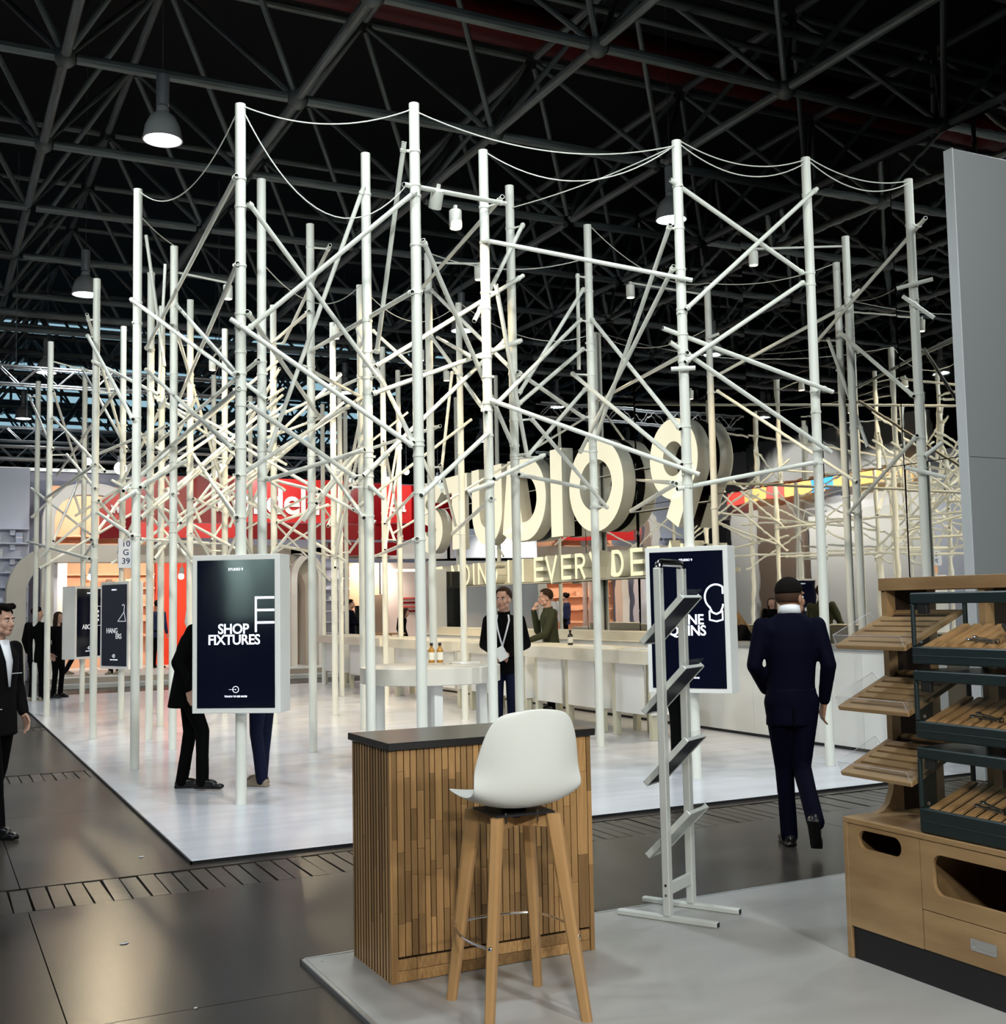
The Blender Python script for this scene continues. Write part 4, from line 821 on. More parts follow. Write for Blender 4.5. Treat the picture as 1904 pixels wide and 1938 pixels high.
q = MB(); q.T = Matrix.Translation((-.004,-.020,.016)) @ Matrix.Rotation(.5, 4, 'Y'); q.rbox(-.009, .009, -.004, .004, -.016, .016, .003); q.build('bow', M['black'], kt)

# ------------------------------------------------------------------ bar stool with white shell
st = thing('bar_stool', 'white shell bar stool with four oak legs in front of the desk', 'stool', (2.195, 4.365, 0), R(-3))
prof = [(.245,.838,.155),(.242,.850,.185),(.215,.862,.205),(.14,.855,.222),(.04,.838,.232),(-.06,.826,.238),(-.14,.832,.240),(-.19,.862,.240),(-.215,.915,.238),(-.230,.985,.232),(-.243,1.06,.220),(-.254,1.13,.203),(-.262,1.19,.178),(-.266,1.222,.150),(-.267,1.236,.110)]
nu = 15; vs = []
for k, (y, z, hw) in enumerate(prof):
    t_ = k/(len(prof)-1)
    for i in range(nu):
        v = -1+2*i/(nu-1); e = abs(v)**2.4
        seat = max(0, 1-abs(k-4)/4.5); back = max(0, min(1, (k-6)/3))
        rise = e*(.030*seat+.055*max(0,1-abs(k-6.5)/3)); fwd = e*(.085*back*(1-.55*max(0,(k-9)/5)))
        top = .016*(v*v)*max(0, k-10)/4
        vs.append((hw*v*(1-.0*e), y+fwd, z+rise-top))
fs = [(k*nu+i, k*nu+i+1, (k+1)*nu+i+1, (k+1)*nu+i) for k in range(len(prof)-1) for i in range(nu-1)]
q = MB(); q.add(vs, fs); sh = q.build('seat_shell', M['shell'], st, smooth=180)
finish(sh, [('SOLIDIFY', dict(thickness=.007, offset=0)), ('SUBSURF', dict(levels=2, render_levels=2))])
for p in sh.data.polygons: p.use_smooth = True
q = MB(); q.box(-.13, .13, -.13, .12, .800, .808); q.cyl((0,0,.808), (0,-.02,.830), .05, n=14); q.build('mount_plate', M['black'], st, smooth=0)
q = MB()
for x_, y_ in ((-.08,-.11), (.06,-.11), (-.08,.09), (.08,.09)): q.cyl((x_,y_,.772), (x_,y_,.815), .006, n=8)
q.build('mount_bolts', M['chrome'], st)
tops = [(-.125,-.125),(.125,-.125),(.125,.125),(-.125,.125)]; feet = [(-.225,-.245),(.195,-.245),(.205,.235),(-.195,.235)]
for a, c in (((-.125,-.125),(.125,.125)), ((.125,-.125),(-.125,.125))):
    v = Vector((c[0]-a[0], c[1]-a[1], 0)); q = MB(); q.T = Matrix.Rotation(math.atan2(v.y, v.x), 4, 'Z'); L_ = v.length/2
    q.rbox(-L_, L_, -.013, .013, .742, .797, .003); q.build('cross_rail', M['beech'], st)
lp = []
for (tx, ty), (fx, fy) in zip(tops, feet):
    a = Vector((tx,ty,.800)); c = Vector((fx,fy,0)); ax = Vector((tx,ty,0)).normalized(); bx = Vector((-ax.y,ax.x,0)); q = MB(); vs = []
    for p, wa, wb in ((c,.021,.017),(c.lerp(a,.5),.026,.021),(c.lerp(a,.85),.031,.022),(a,.033,.022)):
        for sx, sy in ((-1,-.6),(-.6,-1),(.6,-1),(1,-.6),(1,.6),(.6,1),(-.6,1),(-1,.6)): vs.append(p+ax*wa*sx+bx*wb*sy)
    fs = [(k*8+i,k*8+(i+1)%8,(k+1)*8+(i+1)%8,(k+1)*8+i) for k in range(3) for i in range(8)]+[tuple(range(8))[::-1], tuple(range(24,32))]
    q.add(vs, fs); leg = q.build('leg', M['beech'], st); lp.append(c.lerp(a,.40))
    q2 = MB(); q2.cyl(a+ax*.024+Vector((0,0,-.045)), a+ax*.031+Vector((0,0,-.045)), .005, n=8); q2.build('dowel', M['groove'], leg)
for i, j, bul in ((0,3,.045), (3,2,.04), (2,1,.045)):
    a, c = lp[i]*1.0, lp[j]*1.0; o_ = ((a+c)/2); o_.z = 0; o_.normalize(); e0 = Vector((a.x,a.y,0)).normalized()*.02; e1 = Vector((c.x,c.y,0)).normalized()*.02
    q = MB(); q.path([a.lerp(c,k/12)+e0*(1-k/12)+e1*k/12+o_*bul*4*(k/12)*(1-k/12) for k in range(13)], .006, 8); q.build('footrest', M['chrome'], st)
    q = MB(); q.ell(a+e0, .011, 8, 6); q.ell(c+e1, .011, 8, 6); q.build('footrest_bolt', M['chrome'], st)

# ------------------------------------------------------------------ silver brochure rack
rk = thing('brochure_rack', 'tall silver brochure rack with four tilted trays', 'rack', (3.606, 5.225, 0), R(-59.3))
for s_ in (-1, 1):
    y = .148*s_
    q = MB(); q.rbox(-.02, .02, y-.024, y+.024, .028, 1.83, .004); q.box(-.0215, -.019, y-.009, y+.009, .03, 1.82); post = q.build('post', M['silver'], rk)
    if s_ < 0:
        q = MB()
        for zz in (.135, .185): q.cyl((-.021, y, zz), (-.026, y, zz), .007, n=10)
        for zz in (.135, .185): q.cyl((.002, y-.024, zz), (.002, y-.027, zz), .007, n=10)
        q.build('bolt', M['chrome'], post)
    q = MB(); q.rbox(-.29, .275, y-.019, y+.019, 0, .030, .006); ft = q.build('foot', M['silver'], rk)
    q = MB(); q.box(.274, .277, y-.014, y+.014, .004, .026); q.build('end_opening', M['dark_hole'], ft, smooth=0)
q = MB(); q.path([(0,-.148,1.80),(0,-.146,1.83),(0,-.132,1.852),(0,-.11,1.858),(0,.11,1.858),(0,.132,1.852),(0,.146,1.83),(0,.148,1.80)], .021, 10); q.build('top_bow', M['chrome'], rk)
q = MB(); q.rbox(-.012, .012, -.124, .124, .130, .190, .003); q.build('cross_brace', M['silver'], rk)
for k, (zc, paper) in enumerate(((1.555, .012), (1.185, .022), (.81, .010), (.435, .004))):
    q = MB(); q.T = Matrix.Translation((0,0,zc)) @ Matrix.Rotation(-R(45), 4, 'Y')
    q.box(-.168, .168, -.118, .118, -.010, -.004); tr = q.build('tray', M['navy_card'] if k < 3 else M['silver'], rk, smooth=0)
    Tm = q.T
    for s_ in (-1, 1):
        q = MB(); q.T = Tm; q.rbox(-.172, .172, s_*.119-.004, s_*.119+.004, -.014, .018, .002); q.build('tray_rim', M['silver'], tr)
    q = MB(); q.T = Tm; q.rbox(-.176, -.168, -.121, .121, -.014, .020, .002); q.build('tray_lip', M['silver'], tr)
    q = MB(); q.T = Tm; q.rbox(.168, .174, -.121, .121, -.012, .008, .002); q.build('tray_lip', M['silver'], tr)
    q = MB(); q.T = Tm; q.box(.13, .205, -.116, .116, .016, .0185); q.build('clear_tip', M['acryl'], tr, smooth=0)
    Ow = Matrix.Translation((3.606, 5.225, 0)) @ Matrix.Rotation(R(-59.3), 4, 'Z') @ Tm
    if k < 3:
        for j in range(2):
            q = MB(); q.T = Ow; zt = -.0035+j*paper*.55; q.box(-.165+.004*j, .150-.012*j, -.110, .110+.003*j, zt, zt+paper*.5)
            o = q.build('brochure', M['paper'], smooth=0)
            tag(o, '%s brochure on the %s tray of the silver rack' % (('lower','upper')[j], ('top','second','third')[k]), 'brochure', 'brochures in the silver rack')

# ------------------------------------------------------------------ bakery display unit at right
def rrect(x0, x1, z0, z1, r, n=8):
    p = []
    for cx, cz, a in ((x1-r,z0+r,-pi/2),(x1-r,z1-r,0),(x0+r,z1-r,pi/2),(x0+r,z0+r,pi)): p += [(cx+r*cos(a+pi/2*k/n), cz+r*sin(a+pi/2*k/n)) for k in range(n+1)]
    return p
def rect_for(x0, x1, z0, z1, inner, n=8):
    cs = ((x1,z0),(x1,z1),(x0,z1),(x0,z0)); o = []
    for c in range(4):
        seg = inner[c*(n+1):(c+1)*(n+1)]
        horiz0 = c in (0,2)
        a = (seg[0][0], cs[c][1]) if horiz0 else (cs[c][0], seg[0][1]); e = (cs[c][0], seg[-1][1]) if horiz0 else (seg[-1][0], cs[c][1])
        for k in range(n+1):
            t_ = k/n; o.append(tuple(a[m]+(cs[c][m]-a[m])*2*t_ for m in (0,1)) if t_ < .5 else tuple(cs[c][m]+(e[m]-cs[c][m])*(2*t_-1) for m in (0,1)))
    return o
CX, CY0, CY1 = 3.85, 2.60, 4.235
bk = thing('bakery_display', 'oak bakery display cabinet with dark plinth and sloping slatted shelves, at right', 'display cabinet', (CX, CY1, 0))
def bw(name, m, *a, b=.002, parent=None): 
    q = MB(); q.rbox(a[0]-CX, a[1]-CX, a[2]-CY1, a[3]-CY1, a[4], a[5], b); return q.build(name, M[m], parent or bk)
bw('side_panel', 'oak', CX-.002, CX+.80, CY1-.028, CY1, 0, .612)
bw('side_panel', 'oak', CX-.002, CX+.80, CY0, CY0+.026, 0, .612)
bw('cabinet_top', 'oak', CX-.002, CX+.80, CY0, CY1, .613, .637)
bw('plinth', 'black', CX+.012, CX+.70, CY0+.03, CY1-.03, 0, .145)
bw('back_panel', 'groove', CX+.60, CX+.62, CY0, CY1-.03, .15, .61)
bw('shelf_board', 'groove', CX+.03, CX+.60, CY0, CY1-.03, .15, .17)
bw('divider', 'oak', CX+.03, CX+.60, 3.762, 3.774, .17, .61)
def holed(name, y0, y1, z0, z1, hy0, hy1, hz0, hz1, r):
    inn = rrect(hy0-CY1, hy1-CY1, hz0, hz1, r); out = rect_for(y0-CY1, y1-CY1, z0, z1, inn)
    q = MB(); q.ring(out, inn, 0, .02, axis='x'); return q.build(name, M['oak'], bk, fix=True)
holed('door', 3.7715, 4.205, .148, .610, 3.876, 4.137, .508, .593, .042)
holed('door', 2.63, 3.7675, .318, .610, 2.80, 3.702, .392, .562, .050)
dr = bw('drawer', 'oak', CX, CX+.02, 2.63, 3.7675, .148, .314)
q = MB(); inn = rrect(3.400-CY1, 3.502-CY1, .222, .248, .006); out = rrect(3.386-CY1, 3.516-CY1, .210, .258, .006); q.ring(out, inn, -.004, .001, axis='x'); hd = q.build('handle', M['alu'], dr, fix=True)
q = MB(); q.box(-.0015, .0, 3.400-CY1, 3.502-CY1, .222, .248); q.build('recess', M['alu'], hd, smooth=0)
# uprights with curved foot, dark inner boards, top beam
for yy, nm in ((CY1-.035, 'a'), (3.62, 'b')):
    fo = [(4.150-CX,1.74),(4.205-CX,1.74),(4.205-CX,.637),(4.03-CX,.637),(4.07-CX,.645),(4.11-CX,.675),(4.137-CX,.73),(4.150-CX,.80)]
    if nm == 'b': fo = [(4.150-CX,1.74),(4.205-CX,1.74),(4.205-CX,.637),(4.150-CX,.637)]
    q = MB(); q.prism(fo, yy-CY1, yy+.035-CY1); q.build('upright', M['oak'], bk, fix=True)
    bw('inner_board', 'groove', 4.205, 4.42, yy+.004, yy+.028, .637, 1.70)
    bw('upright', 'oak', 4.42, 4.475, yy, yy+.035, .637, 1.74)
bw('top_beam', 'oak', 4.135, 4.165, CY0, CY1+.002, 1.682, 1.742); bw('top_beam', 'oak', 4.46, 4.49, CY0, CY1, 1.682, 1.742); bw('top_board', 'oak', 4.165, 4.46, CY0, CY1, 1.722, 1.740)
# sloping slatted trays with clear lips
for k, zf in enumerate((1.428, 1.142, .840)):
    ang = math.atan2(.155, .36); L_ = .40
    Tm = Matrix.Translation((0,0,zf)) @ Matrix.Rotation(-ang, 4, 'Y'); y0, y1 = 3.802-CY1, 4.238-CY1
    q = MB(); q.T = Tm; q.box(.02, L_-.01, y0+.02, y1-.02, -.016, -.010); tr = q.build('tray', M['tray_dark'], bk, smooth=0)
    for a, c in ((0, .040), (.370, .40)): 
        q = MB(); q.T = Tm; q.rbox(a, c, y0, y1, -.018, .004, .003); q.build('slat', M['oak'], tr)
    for a in (y0, y1-.035):
        q = MB(); q.T = Tm; q.rbox(.0401, .3699, a, a+.035, -.018, .0038, .002); q.build('tray_end', M['oak'], tr)
    for j in range(5):
        a = .040+.016+j*.0560; q = MB(); q.T = Tm; q.rbox(a, a+.0405, y0+.035, y1-.035, -.012, .0036, .002); q.build('slat', M['oak'], tr)
    for nm, bx in (('front_lip', (.002,.005,y0+.004,y1-.004,.004,.052)), ('side_lip', (.005,.26,y1-.008,y1-.005,.004,.052)), ('side_lip', (.005,.06,y0+.005,y0+.008,.004,.052))):
        q = MB(); q.T = Tm; q.box(*bx); q.build(nm, M['acryl'], tr, smooth=0)
    for pts in ([(.0035,y0+.006,.006),(.0035,y0+.006,.0525),(.0035,y1-.0065,.0525),(.0035,y1-.0065,.006)], [(.0035,y1-.0065,.0525),(.26,y1-.0065,.0525),(.275,y1-.0065,.006)]):
        q = MB(); q.T = Tm; q.path(pts, .0011, 6); q.build('lip_edge', M['shelfw'], tr)
# three stacked dark green glazed cases
for k, (z0, z1) in enumerate(((1.360, 1.668), (1.040, 1.333), (.640, 1.003))):
    nm = ('top', 'middle', 'bottom')[k]; X0, X1, Y0, Y1 = CX+.004, CX+.34, CY0, 3.768
    t = thing('bakery_case', '%s dark green glazed bread case of the stack at right' % nm, 'display case', (X0, Y1, z0), 0, 'stacked bread cases'); w_, l_, h_ = X1-X0, Y0-Y1, z1-z0
    zb = .075 if k < 2 else .105; zt = h_-.048; r_ = .012
    def gb(n_, m_, *a, b=.003): 
        q = MB(); q.rbox(*a, b); return q.build(n_, M[m_], t)
    gb('base_frame', 'green_case', 0, .022, l_, 0, 0, zb, b=.006); gb('base_frame', 'green_case', .022, w_, -.018, 0, 0, zb); gb('base_trim', 'green_case', -.002, .0, l_, -.004, zb*.46, zb*.5)
    gb('top_frame', 'green_case', 0, .022, l_, 0, zt, h_, b=.006); gb('top_frame', 'green_case', .022, w_, -.018, 0, zt+.016, h_)
    gb('post', 'green_case', 0, .018, -.020, 0, zb, zt, b=.005); gb('post', 'green_case', w_-.018, w_, -.018, 0, zb, zt)
    gb('roof_panel', 'green_case' if k else 'glass', .02, w_, l_, -.01, h_-.006, h_-.001)
    gb('front_glass', 'glass', .008, .012, l_, -.021, zb, zt, b=.001); gb('side_glass', 'glass', .019, w_-.019, -.012, -.008, zb, zt+.01, b=.001)
    gb('end_panel', 'green_case', 0, w_, l_, l_+.02, 0, h_)
    gb('hinge', 'black', .013, .035, -.085, -.03, zt-.045, zt+.005)
    gb('hinge_pin', 'steel', .013, .02, -.05, -.035, zb+.012, zb+.028)
    FT = Matrix.Translation((.026,0,zb-.012)) @ Matrix.Rotation(-R(20), 4, 'Y')
    q = MB(); q.T = FT; q.rbox(.0, w_-.055, l_, -.02, -.022, -.014, .002); q.build('floor_board', M['tray_dark'], t)
    for j in range(19):
        y = -.03-j*.064
        if y-.040 < l_: break
        q = MB(); q.T = FT; q.rbox(.0, w_-.055, y-.038, y, -.004, .010, .002); q.build('floor_slat', M['beech'], t)
    tg = thing('bread_tongs', 'steel bread tongs lying in the %s case' % nm, 'tongs', (X0+.10, Y1-.30, z0+zb+.028), R(78), 'tongs in the bread cases'); tg.rotation_euler = (R(-20)*sin(R(78)), -R(20)*cos(R(78)), R(78))
    q = MB()
    for s_ in (-1, 1): q.T = Matrix.Rotation(s_*.05, 4, 'Z'); q.rbox(-.085, .07, s_*.010-.006, s_*.010+.006, .0, .005, .002); q.ell((.075, s_*.012, .004), (.018,.010,.004), 10, 6)
    q.T = Matrix(); q.cyl((-.085,0,0), (-.085,0,.012), .014, n=10); q.build('tong_arms', M['steel'], tg)
    if k < 2:
        h2 = thing('tong_holder', 'dark folding holder beside the tongs in the %s case' % nm, 'holder', (X0+.14, Y1-.44, z0+zb+.040), R(25), 'holders in the bread cases')
        q = MB()
        for a, yy in ((.5,-.03), (-.5,.03)): q.T = Matrix.Translation((0,yy,.03)) @ Matrix.Rotation(a, 4, 'X'); q.rbox(-.05, .05, -.006, .006, -.032, .032, .003)
        q.build('holder_plates', M['black'], h2)

# ------------------------------------------------------------------ grey board wall at right and brown-haired far visitor's gap
gw = struct(MB().rbox(8.60, 9.60, 7.60, 7.70, -.02, 5.86, .004).build('wall_grey_board', M['greywall']))
q = MB(); q.rbox(8.588, 8.599, 7.595, 7.705, -.02, 5.865, .002); q.build('edge_strip', M['greyedge'], gw)
q = MB(); q.box(8.62, 9.58, 7.5985, 7.5995, 2.93, 2.934); q.build('board_joint', M['black'], gw, smooth=0)
gw2 = struct(MB().rbox(9.75, 12.5, 7.60, 7.70, -.02, 5.75, .004).build('wall_grey_board', M['black']))

# ------------------------------------------------------------------ far stand: grey arches, peach niches, red fascia
fs_ = sroot('wall_far_back', (6, 29, 0)); FS = {'stage': sroot('floor_far_stage', (6, 29, 0)), 'portal': sroot('wall_far_portal', (6, 29, 0)), 'fascia': sroot('wall_far_fascia', (6, 29, 0)), 'side': sroot('wall_far_shelves', (6, 29, 0))}
def fb(name, m, x0, x1, y0, y1, z0, z1, b=.006, parent=None):
    parent = parent or (FS['stage'] if name.startswith('stage') else FS['side'] if x1 <= 2.31 else FS['fascia'] if name in ('red_box','white_header') else FS['portal'] if name in ('door_frame','door_leaf') else fs_)
    q = MB(); q.rbox(x0-6, x1-6, y0-29, y1-29, z0, z1, b); return q.build(name, M[m], parent)
fb('stage', 'step', 2.45, 13.0, 27.6, 34.5, -.02, .20); fb('stage_step', 'greyedge', 2.35, 13.1, 27.2, 27.6, -.02, .08)
fb('stage_floor', 'white2', 2.45, 13.0, 27.62, 34.5, .20, .215)
fb('back_wall', 'greyblue', .3, 4.9, 33.3, 33.5, 0, 5.45); fb('back_wall', 'greyblue', 4.9, 14.2, 33.9, 34.0, 0, 5.5)
wjn = fb('wall_joint', 'greywall', 2.42, 2.44, 33.28, 33.3, 0, 5.4, .002)
fb('top_rail', 'alu', .2, 5.0, 33.25, 33.5, 5.46, 5.56)
# white shelving far left, with small goods
fb('shelf_wall', 'shelfw', .9, 2.30, 31.2, 31.4, .0, 5.30)
sh_goods = random.Random(5)
for k in range(9):
    z = .85+.36*k; fb('shelf', 'shelfw', .9, 2.28, 30.85, 31.2, z, z+.035)
    for xx in (1.2, 1.9): fb('shelf_bracket', 'shelfw', xx-.06, xx+.06, 30.95, 31.2, z-.14, z)
def goods(x, y, z, w_, d_, hh, m, label, grp):
    q = MB(); q.rbox(-w_/2, w_/2, -d_/2, d_/2, 0, hh, .004); q.box(-w_/2-.001, w_/2+.001, -d_/2-.001, d_/2+.001, hh*.45, hh*.55, 1); o = q.build('shelf_box', [M[m], M['label_w']], smooth=0); o.location = (x, y, z); tag(o, label, 'box', grp)
for k, (x, r_, hh, m) in enumerate(((1.62,3,.10,'shelfw'),(1.95,3,.16,'greyedge'),(1.55,7,.22,'shelfw'),(2.05,7,.26,'greyblue'),(1.6,6,.2,'greyedge'),(1.8,5,.07,'greywall'),(2.1,5,.12,'greyedge'),(2.2,4,.30,'greyedge'),(1.7,2,.16,'greyedge'),(2.0,1,.14,'shelfw'))):
    goods(x, 31.02, .885+.36*r_, .16, .16, hh, m, '%s pale box on the white shelves at far left, %s shelf from below' % (('left' if x < 1.85 else 'right'), ['lowest','second','third','fourth','fifth','sixth','seventh','eighth'][r_]), 'boxes on the far left shelves')
# grey portal arch
def portal(name, m, x0, x1, z1, r, t_, y0, y1, mside=None):
    n = 14; o = [(x0,0)]+[(x0+r-r*cos(pi/2*k/n), z1-r+r*sin(pi/2*k/n)) for k in range(n+1)]+[(x1-r+r*sin(pi/2*k/n), z1-r+r*cos(pi/2*k/n)) for k in range(n+1)]+[(x1,0)]
    ri = max(.05, r-t_); i_ = [(x0+t_,0)]+[(x0+t_+ri-ri*cos(pi/2*k/n), z1-t_-ri+ri*sin(pi/2*k/n)) for k in range(n+1)]+[(x1-t_-ri+ri*sin(pi/2*k/n), z1-t_-ri+ri*cos(pi/2*k/n)) for k in range(n+1)]+[(x1-t_,0)]
    q = MB(); N = len(o); P = lambda s, yy: [(a-6, yy-29, b_) for a, b_ in s]
    vs = P(o,y0)+P(i_,y0)+P(o,y1)+P(i_,y1); f = []
    for k in range(N-1):
        f += [(k,k+1,N+k+1,N+k),(2*N+k,3*N+k,3*N+k+1,2*N+k+1),(k,2*N+k,2*N+k+1,k+1),(N+k,N+k+1,3*N+k+1,3*N+k)]
    f += [(0,N,3*N,2*N),(N-1,3*N-1,4*N-1,2*N-1)]; q.add(vs, f); return q.build(name, M[m], fs_ if y0 > 30 else FS['portal'], fix=True)
portal('arch', 'arch', 1.66, 9.13, 3.26, 1.15, .42, 28.9, 29.5)
portal('arch', 'archw', 2.52, 4.75, 4.85, .95, .28, 30.2, 30.6)
portal('arch', 'archw', 8.25, 9.13, 3.20, .80, .16, 28.6, 28.88)
fb('white_panel', 'shelfw', 2.70, 2.92, 30.6, 31.0, .2, 2.95); fb('white_panel', 'archw', 2.95, 3.2, 31.2, 31.6, .2, 2.95); fb('upper_floor', 'arch', 2.5, 6.3, 30.2, 33, 3.05, 3.30)
fb('peach_wall', 'peach', 2.8, 5.55, 32.4, 32.5, .2, 5.0)
for z in (3.62, 3.40): fb('peach_shelf', 'peach', 3.0, 4.6, 31.9, 32.4, z, z+.05)
for z in (1.0, 1.4, 1.8, 2.25, 2.62): fb('peach_shelf', 'peach', 3.1, 5.5, 32.0, 32.4, z, z+.05)
for xx in (3.8, 4.9): fb('peach_bracket', 'peach', xx-.04, xx+.04, 32.1, 32.4, 2.50, 2.62)
fb('red_wall', 'orange', 5.56, 6.7, 32.2, 32.4, .2, 3.0)
for k, (x, z, hh, m) in enumerate(((3.55,1.45,.16,'brown_wall'),(4.0,1.85,.14,'peach'),(4.35,2.30,.22,'brown_wall'),(4.75,1.45,.20,'brown_wall'),(5.1,1.85,.2,'brown_wall'),(5.35,2.30,.16,'peach'),(3.7,3.67,.26,'peach'))):
    goods(x, 32.2, z, .14, .14, hh, m, ['brown box low on the peach shelves, left','peach box on the peach shelf behind the number board','brown tall box high on the peach shelves','brown box low on peach shelves, right of the hangers screen','brown box on the middle peach shelf, right','peach box high on the peach shelf beside the red wall','peach box in the upper arched niche'][k], 'boxes on the peach shelves')
# red fascia panels, light and shade put into darker and brighter reds
def panel(name, m, a, c, z0a, z1a, z0c=None, z1c=None, t_=.08):
    z0c = z0a if z0c is None else z0c; z1c = z1a if z1c is None else z1c
    (xa, ya), (xc, yc) = a, c; nx, ny = (yc-ya), -(xc-xa); l_ = math.hypot(nx, ny); nx, ny = -nx/l_*t_, -ny/l_*t_
    vs = [(xa-6,ya-29,z0a),(xc-6,yc-29,z0c),(xc-6,yc-29,z1c),(xa-6,ya-29,z1a)]; vs += [(v[0]+nx, v[1]+ny, v[2]) for v in vs]
    q = MB(); q.add(vs, [(0,1,2,3),(7,6,5,4),(0,4,5,1),(1,5,6,2),(2,6,7,3),(3,7,4,0)]); return q.build(name, M[m], FS['fascia'], smooth=0, fix=True)
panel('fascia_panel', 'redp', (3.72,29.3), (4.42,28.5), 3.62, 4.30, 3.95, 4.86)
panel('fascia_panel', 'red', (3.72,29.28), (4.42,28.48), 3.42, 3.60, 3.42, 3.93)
panel('fascia_panel', 'red', (4.42,28.5), (6.75,28.3), 3.78, 4.86, 3.78, 4.94); panel('fascia_band', 'red_lit', (4.42,28.45), (6.75,28.25), 3.40, 3.76)
panel('fascia_panel', 'red_lit', (6.75,28.3), (9.6,28.3), 3.80, 4.90); panel('fascia_band', 'red', (6.75,28.25), (10.4,28.25), 3.38, 3.78)
panel('fascia_panel', 'red', (9.6,28.3), (10.75,28.5), 3.80, 4.88); panel('fascia_panel', 'red_lit', (10.75,28.5), (11.5,28.5), 3.85, 4.86); panel('fascia_panel', 'red', (11.5,28.5), (12.9,28.8), 3.45, 4.85); panel('fascia_band', 'red', (10.4,28.5), (11.5,28.55), 3.40, 3.83)
fb('red_box', 'red', 9.22, 10.95, 28.2, 28.6, 2.98, 3.32); fb('white_header', 'archw', 9.13, 12.6, 28.7, 29.0, 2.92, 3.34); fb('white_header', 'signw', 12.9, 22, 28.9, 29.2, 2.95, 3.75); fb('lit_wall', 'archw', 12.9, 22, 30.8, 30.9, .2, 2.95)
def ftext(s_, size, x, y, z, m='wprint', off=.0, rz=0, ext=.01): text('fascia_lettering', s_, size, M[m], FS['fascia'], x-6, y-29, z, ext, off, 1, .95, rz)
ftext('cordelli', .92, 7.62, 28.26, 4.02, off=.018); ftext('ca', .55, 11.1, 28.47, 4.15, off=.01); ftext('w', .42, 4.05, 28.86, 4.02, off=.008, rz=math.atan2(-.8,.7))
# right part: white shelves, peach wall, curtain niche
fb('shelf_wall', 'shelfw', 9.1, 10.6, 31.2, 31.3, .2, 2.95)
for k in range(7): fb('shelf', 'shelfw', 9.1, 10.6, 30.9, 31.2, .95+.30*k, .98+.30*k)
for k, (x, r_, hh) in enumerate(((9.4,1,.10),(9.75,2,.12),(10.1,3,.09),(10.35,4,.12),(9.6,4,.08),(10.4,2,.12),(9.5,3,.07))):
    goods(x, 31.05, .985+.30*r_, .16, .14, hh, 'greyedge', '%s grey box on the white shelves under the red box, %s shelf' % (('left' if x < 9.9 else 'right'), ['lowest','second','third','fourth','fifth','sixth'][r_]), 'boxes on the white shelves under the red box')
fb('curtain_back', 'curtain', 8.38, 9.0, 29.55, 29.6, .2, 3.0); 
q = MB()
for k in range(9): q.cyl((8.42-6+.075*k, .50, .22), (8.42-6+.068*k, .50, 2.95), .05, .035, n=10)
q.build('curtain', M['curtain'], fs_)
fb('door_frame', 'archw', 8.10, 8.16, 28.35, 28.5, .2, 2.6); fb('door_leaf', 'black', 8.0, 8.10, 28.4, 28.5, .2, 2.5)
fb('peach_wall', 'peach', 10.6, 11.5, 31.0, 31.1, .2, 2.9); fb('pink_wall', 'pinkw', 11.5, 12.9, 30.8, 30.9, .2, 2.9); fb('dark_panel', 'brown_wall', 11.0, 11.5, 30.6, 30.7, .2, 2.0); fb('dark_panel', 'glassy', 10.65, 11.0, 30.6, 30.7, .2, 1.7)
for k in range(4): fb('print_stripe', 'redp' if k % 2 else 'red', 12.0, 12.7, 30.76, 30.79, 1.5+.12*k, 1.55+.12*k)
q = MB(); q.box(11.2-6, 12.4-6, .9, 1.0, 2.62, 2.68); q.build('strip_lamp', M['lamp_warm'], fs_, smooth=0)
# track lamps and bulbs
for k, (x, y, z, r_, lb) in enumerate(((11.4,31.6,5.5,.12,'round glowing bulb over the red fascia, right of centre'),(10.4,31.6,5.62,.12,'round glowing bulb over the red fascia, leftmost of the right group'),(10.9,31.6,5.28,.10,'low round bulb over the red fascia, right group'),(12.0,31.6,5.35,.11,'round bulb over the right end of the fascia'),(12.6,31.6,5.6,.11,'second last round bulb at right over the fascia'),(13.6,31.6,5.4,.13,'rightmost bright bulb over the fascia'),(4.45,31.0,5.35,.20,'large bright square lamp over the grey wall, left'),(3.65,31.0,5.5,.12,'small bright lamp over the grey wall, leftmost'),(7.15,31.6,5.55,.12,'bulb over the fascia left of the tall pole'),(7.0,31.6,5.32,.14,'lower bulb over the fascia left of the tall pole'))):
    t = thing('stand_lamp', lb, 'lamp', (x, y, z), 0, 'lamps over the red stand')
    q = MB(); q.ell((0,0,0), r_*.8, 14, 10); q.build('bulb', M['lamp_on'], t)
    q = MB(); q.cyl((0,0,r_*.7), (0,0,r_*1.6), r_*.4, n=10); q.cyl((0,0,r_*1.6), (0,0,1.0), .012, n=5); q.build('fitting', M['lamp_body'], t)
for k, x in enumerate((3.62, 4.6, 5.05, 5.8)):
    t = thing('track_spot', 'small bright track spot under the grey arch, %s' % ['leftmost','beside the number board','right of the number board','before the red orange wall'][k], 'lamp', (x, 30.0, 2.52), 0, 'track spots under the arch')
    q = MB(); q.ell((0,0,0), .075, 12, 8); q.build('bulb', M['lamp_warm'], t)
    q = MB(); q.cyl((0,0,.05), (.03,.05,.22), .07, .05, n=12); q.cyl((.03,.05,.22), (.03,.05,.33), .015, n=6); q.build('housing', M['white'], t)
